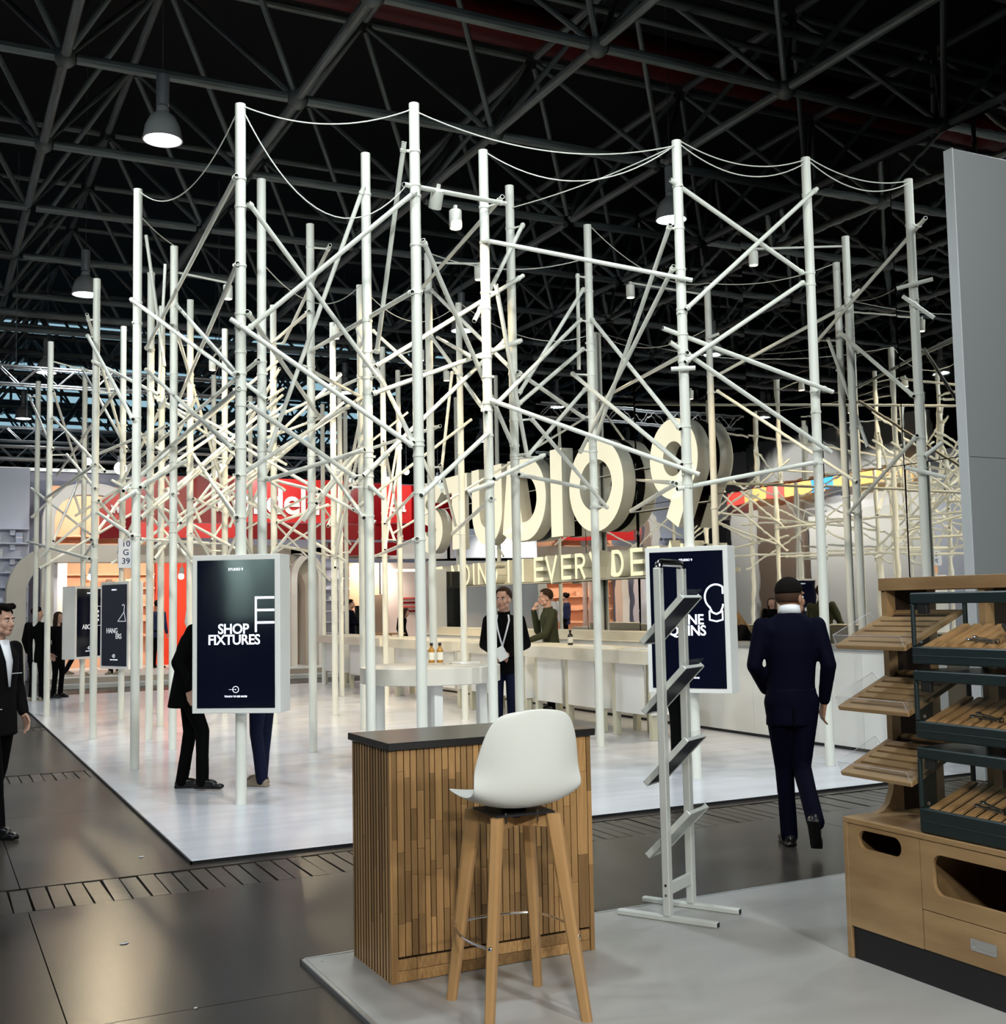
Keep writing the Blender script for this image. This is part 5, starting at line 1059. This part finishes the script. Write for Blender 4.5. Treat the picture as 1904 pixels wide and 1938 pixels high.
# small table and stool in the far stand
t = thing('wooden_table', 'small brown wooden table before the white shelves', 'table', (10.75, 28.6, .215))
q = MB(); q.rbox(-.45, .45, -.3, .3, .72, .76, .006); q.build('table_top', M['beech'], t)
for sx in (-1, 1):
    q = MB(); q.cyl((sx*.30,0,0), (sx*.16,0,.72), .025, n=8); q.build('leg', M['beech'], t)
t = thing('red_bench', 'low red bench seat behind the far bar tables', 'bench', (10.2, 27.9, .215))
q = MB(); q.rbox(-.75, .75, -.2, .2, .32, .45, .01); q.build('seat', M['red'], t)
for sx in (-.6, .6):
    q = MB(); q.rbox(sx-.03, sx+.03, -.15, .15, 0, .32, .004); q.build('leg', M['black'], t)

# ------------------------------------------------------------------ stands across the aisle, seen in the mirror
nb = sroot('wall_stand_opposite', (-9, 35, 0))
def nbx(name, m, y0, y1, z0, z1, x0=-.1, x1=.1):
    q = MB(); q.rbox(x0, x1, y0-35, y1-35, z0, z1, .005); q.build(name, M[m], nb)
nbx('grey_wall', 'signw', 12, 30, 0, 6.6); nbx('grey_wall', 'greyedge', 30, 43, 0, 8.2, -.6, -.4); nbx('upper_board', 'greywall', 31, 40, 6.4, 8.2)
for y0, y1, m in ((39.2,40.4,'red_led'),(37.9,39.2,'colour_led'),(36.9,37.8,'red_led'),(35.2,36.9,'colour_led'),(34.4,35.2,'blue_led'),(30.5,34.4,'colour_led')): nbx('light_band', m, y0+.02, y1-.02, 5.80, 6.30, .12, .18)
nbx('brown_wall', 'brown_wall', 35.8, 38.6, 0, 5.5); nbx('white_wall', 'white2', 30, 35.5, 0, 4.9); nbx('dark_wall', 'black', 40.5, 47, 0, 5.2); nbx('white_wall', 'white2', 38.8, 40.2, 0, 5.4)
nbx('blue_screen', 'blue_led', 47.8, 59, 3.9, 5.6, .1, .2); nbx('white_wall', 'white2', 47, 60, 0, 3.7)

nt_ = sroot('wall_stand_left', (-9, 0, 0))
for y0 in (-2.0, -1.0, 0, 1.02):
    q = MB(); q.rbox(-.06, .06, y0+.004, y0+1.0, 1.45, 4.6, .004); q.build('wall_panel', M['teal_wall'], nt_)
q = MB(); q.box(-.06, .06, -2, 2.02, 0, 1.44); q.build('dark_base', M['black'], nt_, smooth=0)
q = MB(); q.box(-.06, .06, 2.03, 5, 0, 4.6); q.build('dark_panel', M['black'], nt_, smooth=0)

# ------------------------------------------------------------------ people
V = Vector
def hand(b, wr, a, s, curl=.35, spread=.06, k=1.0):
    """palm and five fingers: wrist point, finger direction a, thumb-side direction s"""
    a = V(a).normalized(); s = (V(s)-a*V(s).dot(a)).normalized(); n = a.cross(s).normalized()
    if n.z > .2 and False: n = -n
    wr = V(wr)
    for i, (off, ln) in enumerate(((.033,.070),(.011,.079),(-.011,.073),(-.032,.057))):
        kn = wr+a*.088*k+s*off*k+n*(-.003*abs(i-1.2))
        b.cap(wr+a*.012*k+s*off*.62*k, kn, .0135*k, .0115*k, 8)
        p = kn; d = (a+s*(off*spread*20*.05)).normalized(); r = .0092*k
        for j, f in enumerate((.45,.32,.25)):
            d = (d*cos(curl*(1.0 if j else .8))+n*sin(curl*(1.0 if j else .8))).normalized(); e = p+d*ln*f*k
            b.cap(p, e, r, r*.9, 8); p = e; r *= .9
    p = wr+a*.022*k+s*.026*k; d = (a*.62+s*.72+n*.25).normalized()
    for ln, r in ((.045,.0125),(.033,.0108),(.026,.0095)):
        e = p+d*ln*k; b.cap(p, e, r*k, r*.92*k, 8); p = e; d = (d*.9+a*.28+n*.10*curl*2).normalized()
BASE = dict(hip=(0,0,.955), chest=(0,-.005,1.28), neck=(0,-.022,1.495), head=(0,.012,1.655),
  shL=(-.188,-.012,1.432), elL=(-.245,-.035,1.155), wrL=(-.240,.055,.915), shR=(.188,-.012,1.432), elR=(.245,-.035,1.155), wrR=(.240,.055,.915),
  hiL=(-.092,0,.93), knL=(-.100,.022,.510), anL=(-.105,-.020,.085), hiR=(.092,0,.93), knR=(.100,.022,.510), anR=(.105,-.020,.085), toL=(-.02,1,0), toR=(.02,1,0))
def person(label, loc, face, H=1.8, pose=None, yaw=0, pitch=0, top='cloth_black', legs='cloth_black', shoes='shoe_black', skin='skin', hair='hair', style='short', hem=.80, hands=None, lo=False, extra=None, female=False, headless=False, voxel=None, bulk=1.0, beard=False, hs=1.0):
    """face: world (x, y) direction the body faces; pose: joints in a 1.8 m figure, x right, y forward"""
    J = {k: V(v) for k, v in BASE.items()}
    for k, v in (pose or {}).items(): J[k] = V(v)
    S = H/1.8
    t = thing('person', label, 'person', loc, math.atan2(-face[0], face[1])); t.scale = (S, S, S)
    vox = voxel or (.010 if lo else .0058)
    # --- continuous body: head, neck, trunk, arms with hands, legs
    b = MB(); HM = Matrix.Translation(J['head']) @ Matrix.Rotation(R(yaw), 4, 'Z') @ Matrix.Rotation(R(pitch), 4, 'X')
    fs = .93 if female else hs
    b.T = HM @ Matrix.Scale(fs, 4)
    b.ell((0,-.012,.035), (.075,.094,.084), 20, 14); b.ell((0,.022,-.028), (.061,.069,.084), 18, 12); b.ell((0,.052,-.088), (.038,.036,.030), 14, 10)
    for s_ in (-1,1):
        b.ell((s_*.036,.056,-.030), (.027,.028,.032), 12, 8); b.ell((s_*.047,.022,-.070), (.022,.035,.030), 12, 8); b.ell((s_*.077,-.006,-.014), (.010,.020,.031), 10, 8); b.ell((s_*.028,.078,.024), (.024,.014,.010), 10, 6)
    b.cap((0,.084,.012), (0,.104,-.030), .0085, .0135, 10); b.ell((0,.096,-.038), (.017,.012,.009), 10, 6); b.ell((0,.083,-.066), (.024,.013,.011), 12, 6)
    b.T = Matrix()
    nk = J['neck']; hd = J['head']; ax = (hd-nk)
    b.cap(nk-V((0,0,.03)), HM @ V((0,-.018,-.05)), .060*fs, .056*fs, 14)
    ch, hp = J['chest'], J['hip']
    def lerp3(z):                                                  # point on the bent trunk axis
        if z <= ch0: return hp.lerp(ch, (z-.955)/(ch0-.955))
        return ch.lerp(nk, (z-ch0)/(1.495-ch0))
    ch0 = 1.28
    trunk = [(.90,.150,.100),(1.02,.140,.095),(1.15,.140,.098),(1.28,.160,.108),(1.38,.158,.100),(1.44,.110,.080),(1.485,.062,.058)]
    b.loft([(lerp3(z), rx*.86, ry*.86) for z, rx, ry in trunk], 18)
    for sd in 'LR':
        sh, el, wr = J['sh'+sd], J['el'+sd], J['wr'+sd]
        b.cap(sh, el, .046, .036, 10); b.cap(el, wr, .036, .026, 10); b.cap(wr, wr+(wr-el).normalized()*.02, .026, .025, 10)
        hs = (hands or {}).get(sd, {}); a_ = hs.get('a', tuple(wr-el)); s_ = hs.get('s', (0.25 if sd == 'L' else -.25, 1, .1))
        hand(b, wr+V(a_).normalized()*.012, a_, s_, hs.get('curl', .32))
        hi, kn, an = J['hi'+sd], J['kn'+sd], J['an'+sd]
        b.cap(hi, kn, .070, .046, 10); b.cap(kn, an, .044, .036, 10)
    body = b.build('body', M[skin], t); finish(body, [('REMESH', dict(mode='VOXEL', voxel_size=vox)), ('SMOOTH', dict(factor=.5, iterations=3)), ('DECIMATE', dict(ratio=.45))])
    for p in body.data.polygons: p.use_smooth = True
    # --- face details
    if not lo:
        for s_ in (-1,1):
            q = MB(); q.T = HM @ Matrix.Scale(fs,4); q.ell((s_*.030,.0800,.0), (.0125,.008,.0075), 12, 8); e = q.build('eye', M['eye_w'], body)
            q = MB(); q.T = HM @ Matrix.Scale(fs,4); q.ell((s_*.030,.0865,.0), (.0055,.003,.0058), 10, 6); q.build('iris', M['hair'], e) if False else q.build('iris', M['hair'], body)
            q = MB(); q.T = HM @ Matrix.Scale(fs,4) @ Matrix.Translation((s_*.031,.0865,.0235)) @ Matrix.Rotation(s_*-.12, 4, 'Y'); q.ell((0,0,0), (.019,.007,.0042), 12, 6); q.build('eyebrow', M['hair' if hair != 'hairbl' else 'hairb'], body)
        q = MB(); q.T = HM @ Matrix.Scale(fs,4); q.ell((0,.0935,-.063), (.021,.006,.0042), 12, 6); q.ell((0,.0935,-.070), (.018,.006,.0046), 12, 6); q.build('mouth', M['lip'], body)
    # --- hair
    q = MB(); q.T = HM @ Matrix.Scale(fs,4)
    if style == 'fade':
        q.ell((0,-.012,.037), (.0768,.0965,.0865), 30, 26, keep=lambda p: p[2] > .022+.35*max(0,p[1]) and (p[1] < .06 or p[2] > .07))
        q.ell((0,-.010,.010), (.0772,.0955,.075), 30, 24, mi=1, keep=lambda p: -.028 < p[2] < .032 and p[1] < .02)
    elif style == 'bald': q.ell((0,-.02,.0), (.078,.095,.06), 20, 14, keep=lambda p: p[2] < .01 and p[1] < -.02 and p[2] > -.05)
    else:
        q.ell((0,-.016,.044), (.0835,.103,.090), 26, 20, keep=lambda p: p[2] > .012+.72*p[1] and (p[1] < .055 or p[2] > .09))
        if style == 'quiff':
            for k in range(9): q.cap((-.05+.0125*k,-.02,.112), (-.045+.0115*k,.070,.108+.012*sin(k*.8+.4)), .020, .016, 8)
    hr = q.build('hair', [M[hair], M['fade']], t); finish(hr, [('SOLIDIFY', dict(thickness=.003 if style == 'fade' else .008, offset=.6))])
    if style in ('long', 'bob'):
        q = MB(); q.T = HM @ Matrix.Scale(fs,4); ln = .34 if style == 'long' else .16
        for k in range(13):
            a_ = R(200-(200-(-20))*k/12); x_, y_ = .080*cos(a_), -.012-.092*sin(a_)
            q.cap((x_*.96,y_*.98,.05), (x_*1.08,y_*1.05-.01,-.10), .020, .022, 8); q.cap((x_*1.08,y_*1.05-.01,-.10), (x_*1.0+.01*sin(k),y_*.9-.02,-ln), .021, .012, 8)
        q.ell((0,-.02,.03), (.086,.104,.090), 18, 12, keep=lambda p: p[2] > -.03+.9*p[1])
        h2 = q.build('hair_length', M[hair], t); finish(h2, [('REMESH', dict(mode='VOXEL', voxel_size=.009)), ('SMOOTH', dict(factor=.5, iterations=2))])
    if beard:
        q = MB(); q.T = HM @ Matrix.Scale(fs,4); q.ell((0,.036,-.070), (.064,.062,.056), 20, 14, keep=lambda p: p[2] < -.045-.25*(abs(p[0])<.03)*.1 and p[1] > -.01)
        q.build('beard', M['beard'], body)
    # --- clothes
    jk = MB(); j_tr = [(hem,.172,.122),((hem+1.0)/2+.02,.170,.118),(1.06,.160,.112),(1.16,.166,.114),(1.28,.184,.124),(1.38,.188,.116),(1.435,.150,.094),(1.480,.082,.072)]
    if female: j_tr = [(z, rx*.88, ry*.93) for z, rx, ry in j_tr]
    jk.loft([(lerp3(z), rx*bulk, ry*bulk) for z, rx, ry in j_tr], 22)
    for sd in 'LR':
        sh, el, wr = J['sh'+sd], J['el'+sd], J['wr'+sd]; g = (.88 if female else 1)*bulk
        jk.cap(lerp3(1.462), sh.lerp(lerp3(1.40), .25), .052*g, .050*g, 12); jk.cap(sh, el, .062*g, .053*g, 12); jk.cap(el, wr-(wr-el).normalized()*.012, .055*g, .041*g, 12); jk.cap(lerp3(1.36), sh-V((0,0,.02)), .078*g, .060*g, 12)
    jo = jk.build('jacket', M[top], t); finish(jo, [('REMESH', dict(mode='VOXEL', voxel_size=.012)), ('SMOOTH', dict(factor=.5, iterations=5)), ('DECIMATE', dict(ratio=.6))])
    for p in jo.data.polygons: p.use_smooth = True
    tr = MB(); tr.loft([(lerp3(1.03),.160,.112),(lerp3(.955),.166,.118),(hp+V((0,0,-.09)),.150,.112)], 20)
    for sd in 'LR':
        hi, kn, an = J['hi'+sd], J['kn'+sd], J['an'+sd]; g = .92 if female else 1
        tr.cap(hi, kn, .092*g, .064*g, 14); tr.cap(kn, kn.lerp(an,.55), .064*g, .056*g, 14); tr.cap(kn.lerp(an,.55), an-(kn-an).normalized()*.028, .058*g, .057*g, 14)
        for z in (.12,.2): tr.ell(an.lerp(kn, z)+V((0,.004,0)), (.058*g,.060*g,.022), 12, 6)
    to = tr.build('trousers', M[legs], t); finish(to, [('REMESH', dict(mode='VOXEL', voxel_size=.012)), ('SMOOTH', dict(factor=.5, iterations=3)), ('DECIMATE', dict(ratio=.6))])
    for p in to.data.polygons: p.use_smooth = True
    for sd in 'LR':
        an = J['an'+sd]; f = V(J['to'+sd]).normalized(); sx = f.cross(V((0,0,1))).normalized() if abs(f.z) < .95 else V((1,0,0)); uz = sx.cross(f); q = MB()
        q.T = Matrix.Translation(an) @ Matrix(((sx.x,f.x,uz.x,0),(sx.y,f.y,uz.y,0),(sx.z,f.z,uz.z,0),(0,0,0,1)))
        q.cap((0,-.005,.06), (0,-.012,-.02), .044, .044, 12); q.cap((0,-.03,-.045), (0,.11,-.052), .040, .034, 12); q.ell((0,.145,-.058), (.042,.065,.027), 14, 8); q.ell((0,.05,-.03), (.040,.09,.036), 14, 8); q.box(-.038,.038,-.07,.19,-.085,-.066)
        so = q.build('shoe', M[shoes], t); finish(so, [('REMESH', dict(mode='VOXEL', voxel_size=.008)), ('SMOOTH', dict(factor=.5, iterations=3)), ('DECIMATE', dict(ratio=.5))])
        for p in so.data.polygons: p.use_smooth = True
    t['_H'] = 0; del t['_H']
    return t, J, lerp3, HM
RT = (.895,-.446); FWD = (.446,.895)
def mix(a, b_): v = V((RT[0]*a+FWD[0]*b_, RT[1]*a+FWD[1]*b_)); v.normalize(); return (v.x, v.y)
def collar(t, J, l3, m='shirt_w', r=.066, z0=1.470, z1=1.515, tilt=.012):
    q = MB(); n = 20; vs = []
    for z, rr in ((z0,r*1.16),(z1,r)): 
        c = l3(z); vs += [(c.x+rr*cos(2*pi*i/n), c.y+.006+rr*sin(2*pi*i/n), c.z-tilt*sin(2*pi*i/n)) for i in range(n)]
    q.add(vs, [(i,(i+1)%n,n+(i+1)%n,n+i) for i in range(n)]); o = q.build('collar', M[m], t); finish(o, [('SOLIDIFY', dict(thickness=.006))])
def shirt_v(t, l3, m='shirt_w', dep=.126, wd=.045, z0=1.14):
    q = MB(); c1, c0 = l3(1.475), l3(z0); q.add([(c1.x-wd,c1.y+.082,c1.z+.03),(c1.x+wd,c1.y+.082,c1.z+.03),(c0.x+.008,c0.y+dep,c0.z),(c0.x-.008,c0.y+dep,c0.z),(l3(1.34).x-wd*.72,l3(1.34).y+dep*1.0,1.34),(l3(1.34).x+wd*.72,l3(1.34).y+dep*1.0,1.34)], [(0,1,5,4),(4,5,2,3)])
    o = q.build('shirt_front', M[m], t); finish(o, [('SOLIDIFY', dict(thickness=.008, offset=0))])
def strap(t, pts, wd, m, name):
    q = MB(); vs = []; n = len(pts)
    for p in pts: vs += [(p[0]-wd/2,p[1],p[2]),(p[0]+wd/2,p[1],p[2])]
    q.add(vs, [(2*i,2*i+1,2*i+3,2*i+2) for i in range(n-1)]); o = q.build(name, M[m], t); finish(o, [('SOLIDIFY', dict(thickness=.004, offset=0))])

# walking man, back to the camera, head turned right
t, J, l3, HM = person('bearded man in a navy suit walking away past the counter', (5.34, 6.33, -.0215), mix(.12, 1), 1.875,
  dict(hip=(0,0,.950), chest=(.01,.0,1.27), neck=(.012,-.0,1.535), head=(.024,.055,1.618), shL=(-.176,-.02,1.430), shR=(.184,.0,1.430),
       elL=(-.236,-.04,1.175), wrL=(-.15,.135,1.00), elR=(.240,-.055,1.175), wrR=(.215,.03,.93),
       hiL=(-.088,.0,.93), knL=(-.055,.06,.505), anL=(-.045,.02,.088), toL=(-.10,1,0), hiR=(.092,-.005,.93), knR=(.045,-.02,.515), anR=(.075,-.33,.235), toR=(.15,.62,-.78)),
  yaw=-42, top='suit_navy', legs='suit_navy', skin='skin2', style='fade', hem=.78, hands={'R': dict(curl=.4)}, beard=True, bulk=.96, hs=1.09)
collar(t, J, l3, 'shirt_w', .066, 1.470, 1.515)
q = MB(); c = l3(.80); q.box(-.003, .003, -.140, -.105, .775, .90); q.build('jacket_vent', M['cloth_black'], t)
# man with the lanyard beside the round table, facing the camera
t, J, l3, HM = person('man in black with a white lanyard standing between two poles at the bar', (5.78, 11.63, 0), mix(-.15, -1), 1.86,
  dict(shL=(-.172,-.01,1.43), shR=(.172,-.01,1.43), elL=(-.232,-.06,1.17), wrL=(-.075,.20,1.075), elR=(.232,-.06,1.17), wrR=(.055,.20,1.075), knL=(-.085,.03,.51), anL=(-.08,-.02,.085), anR=(.085,-.03,.085), knR=(.085,.02,.51)),
  yaw=-14, top='cloth_black', legs='jeans', hair='hairb', hem=.86, hands={'L': dict(a=(.8,.25,-.35), s=(.1,.3,1), curl=.3), 'R': dict(a=(-.8,.25,-.3), s=(-.1,.3,1), curl=.45)})
strap(t, [(-.060,.060,1.490),(-.072,.096,1.43),(-.052,.124,1.34),(-.030,.132,1.26),(-.004,.136,1.17),(.0,.150,1.13)], .018, 'shirt_w', 'lanyard')
strap(t, [(.060,.060,1.490),(.066,.096,1.43),(.050,.124,1.34),(.030,.132,1.26),(.004,.137,1.17),(.0,.150,1.13)], .018, 'shirt_w', 'lanyard')
cr = MB(); cr.T = Matrix.Translation((5.78,11.63,0)) @ Matrix.Rotation(math.atan2(-mix(-.15,-1)[0], mix(-.15,-1)[1]), 4, 'Z') @ Matrix.Scale(1.86/1.8, 4) @ Matrix.Translation((-.01,.285,1.085)) @ Matrix.Rotation(.5, 4, 'Y'); cr.box(-.055,.055,-.004,.004,-.07,.07)
o = cr.build('paper_card', M['paper'], smooth=0); tag(o, 'white card held in both hands by the man in black', 'card')
collar(t, J, l3, 'cloth_black', .066, 1.46, 1.53)
# olive jacket man leaning at the bar, hand at his mouth
t, J, l3, HM = person('man in an olive jacket behind the bar, hand at his mouth', (8.62, 15.75, 0), mix(-1, -.18), 1.90,
  dict(hip=(0,-.02,.955), chest=(0,.015,1.28), neck=(0,.02,1.490), head=(0,.060,1.652), elR=(.26,.13,1.17), wrR=(.075,.225,1.475), elL=(-.25,.12,1.13), wrL=(-.10,.33,1.045)),
  yaw=6, pitch=-4, top='olive', legs='cloth_black', hair='hairb', hem=.86, hands={'R': dict(a=(-.35,-.35,.8), s=(-.6,-.2,.1), curl=.7), 'L': dict(a=(.5,.8,-.2), s=(.5,-.4,.6), curl=.5)}, bulk=1.04)
collar(t, J, l3, 'olive', .070, 1.455, 1.520)
q = MB(); q.cap((0,.128,1.36), (0,.128,.92), .004, .004, 6); q.build('zip', M['silver'], t)
# man at the left edge in profile
t, J, l3, HM = person('man in a dark suit and white shirt at the left edge, in profile', (.50, 9.78, -.0215), mix(1, -.42), 1.765,
  dict(neck=(0,-.01,1.495), head=(0,.045,1.652), elR=(.255,.0,1.15), wrR=(.235,.14,.93), elL=(-.255,-.05,1.15), wrL=(-.235,.05,.92), knR=(.10,.10,.52), anR=(.10,.14,.09), knL=(-.09,-.05,.51), anL=(-.10,-.20,.10)),
  yaw=6, pitch=0, top='cloth_dark', legs='cloth_black', hair='hair', style='quiff', hem=.76, hands={'R': dict(curl=.5)}, bulk=1.06)
shirt_v(t, l3, dep=.138); collar(t, J, l3)
for s_ in (-1, 1):
    q = MB(); q.box(s_*.075-.05, s_*.075+.05, .131, .137, 1.24, 1.246) if s_ < 0 else q.box(.055, .15, .118, .124, .97, .976); q.build('pocket_edge', M['greyedge'], t)
# pair standing far left
person('man in black seen from behind at far left, short dark hair', (1.93, 24.0, 0), mix(.25, 1), 1.80, dict(anL=(-.09,-.02,.085), anR=(.12,.0,.085)), yaw=-38, top='cloth_black', legs='cloth_black', shoes='shoe_tan', hair='hair', lo=True, hem=.72, bulk=1.08)
person('woman in black with long dark hair at far left', (2.36, 24.5, 0), mix(1, -.35), 1.70, None, yaw=0, top='cloth_black', legs='cloth_black', hair='hairb', style='long', lo=True, female=True, hem=.70)
# the two visitors half hidden behind the shop fixtures screen
t, J, l3, HM = person('person in black, mostly hidden behind the shop fixtures screen, black boots', (2.20, 11.12, 0), mix(1, .1), 1.84,
  dict(chest=(0,.05,1.28), neck=(0,.12,1.485), head=(0,.20,1.61), shL=(-.188,.09,1.43), shR=(.188,.09,1.43), knL=(-.09,.02,.51), anL=(-.09,-.05,.085), knR=(.10,.16,.53), anR=(.10,.16,.10), toR=(.25,1,-.02), elL=(-.25,.05,1.14), wrL=(-.2,.22,1.02)), top='cloth_black', legs='cloth_black', hair='hairb', hem=.74, bulk=1.1, lo=True)
collar(t, J, l3, 'shirt_w', .07, 1.46, 1.53)
person('person in navy jeans and tan boots behind the shop fixtures screen', (2.88, 10.95, 0), mix(-1, .25), 1.78, dict(anL=(-.07,-.02,.085), anR=(.10,.06,.085), toL=(.15,1,0), toR=(-.2,1,0)), top='blue_cloth', legs='jeans', shoes='shoe_tan', hair='hairb', lo=True)
# woman leaning over the back counter
person('blond woman in black bending over the back counter', (9.88, 12.55, 0), mix(-1, -.25), 1.70,
  dict(hip=(0,-.12,.94), chest=(0,.05,1.24), neck=(0,.15,1.42), head=(0,.255,1.535), shL=(-.17,.12,1.35), shR=(.17,.12,1.35), elL=(-.22,.26,1.13), wrL=(-.10,.42,1.19), elR=(.22,.26,1.13), wrR=(.10,.42,1.19)),
  pitch=-38, top='cloth_black', legs='cloth_black', hair='hairbl', style='long', lo=True, female=True)
# visitor behind the mannequins screen: only a leg shows
person('visitor behind the mannequins screen, only a black trouser leg showing', (6.92, 9.95, 0), mix(.6, .8), 1.74, dict(anL=(-.04,.0,.085), knL=(-.05,.02,.51), anR=(.07,.05,.085), knR=(.06,.04,.51)), top='cloth_black', legs='cloth_black', hair='hair', lo=True)
# people in the far stand
person('far visitor in a blue jacket before the peach shelves', (5.33, 30.6, .215), mix(.3, 1), 1.74, None, top='blue_cloth', legs='cloth_black', hair='hair', lo=True)
person('far bald visitor with a patterned white shirt by the red wall', (6.1, 30.1, .215), mix(1, -.2), 1.80, None, top='shirt_w', legs='cloth_black', hair='hair', style='bald', lo=True)
person('far visitor whose brown shoes show under the hangers screen', (3.95, 28.3, .215), mix(-.3, -1), 1.72, None, top='cloth_black', legs='cloth_dark', shoes='shoe_tan', hair='hairb', lo=True)
person('far visitor stepping beside the stage at left, dark trousers', (3.05, 28.2, .215), mix(1, .2), 1.70, dict(anR=(.1,.22,.09), knR=(.1,.2,.52), anL=(-.1,-.2,.12), knL=(-.1,.0,.51)), top='cloth_black', legs='cloth_dark', shoes='shoe_tan', hair='hair', lo=True)
person('far person in dark blue standing at the white shelves', (9.75, 28.4, .215), mix(1, -.1), 1.66, dict(elR=(.25,.10,1.12), wrR=(.15,.30,1.10), elL=(-.25,.1,1.12), wrL=(-.15,.3,1.10)), top='suit_navy', legs='suit_navy', hair='hair', lo=True)
person('far dark haired woman by the peach wall', (11.35, 28.9, .0), mix(1, -.3), 1.68, dict(neck=(0,.05,1.46), head=(0,.12,1.60)), pitch=-15, top='cloth_black', legs='cloth_black', hair='hairb', style='long', lo=True, female=True)
person('far person in a light shirt by the pink striped wall', (12.3, 28.7, 0), mix(-1, -.3), 1.66, None, top='shirt_w', legs='cloth_black', hair='hairb', style='bob', lo=True, female=True)
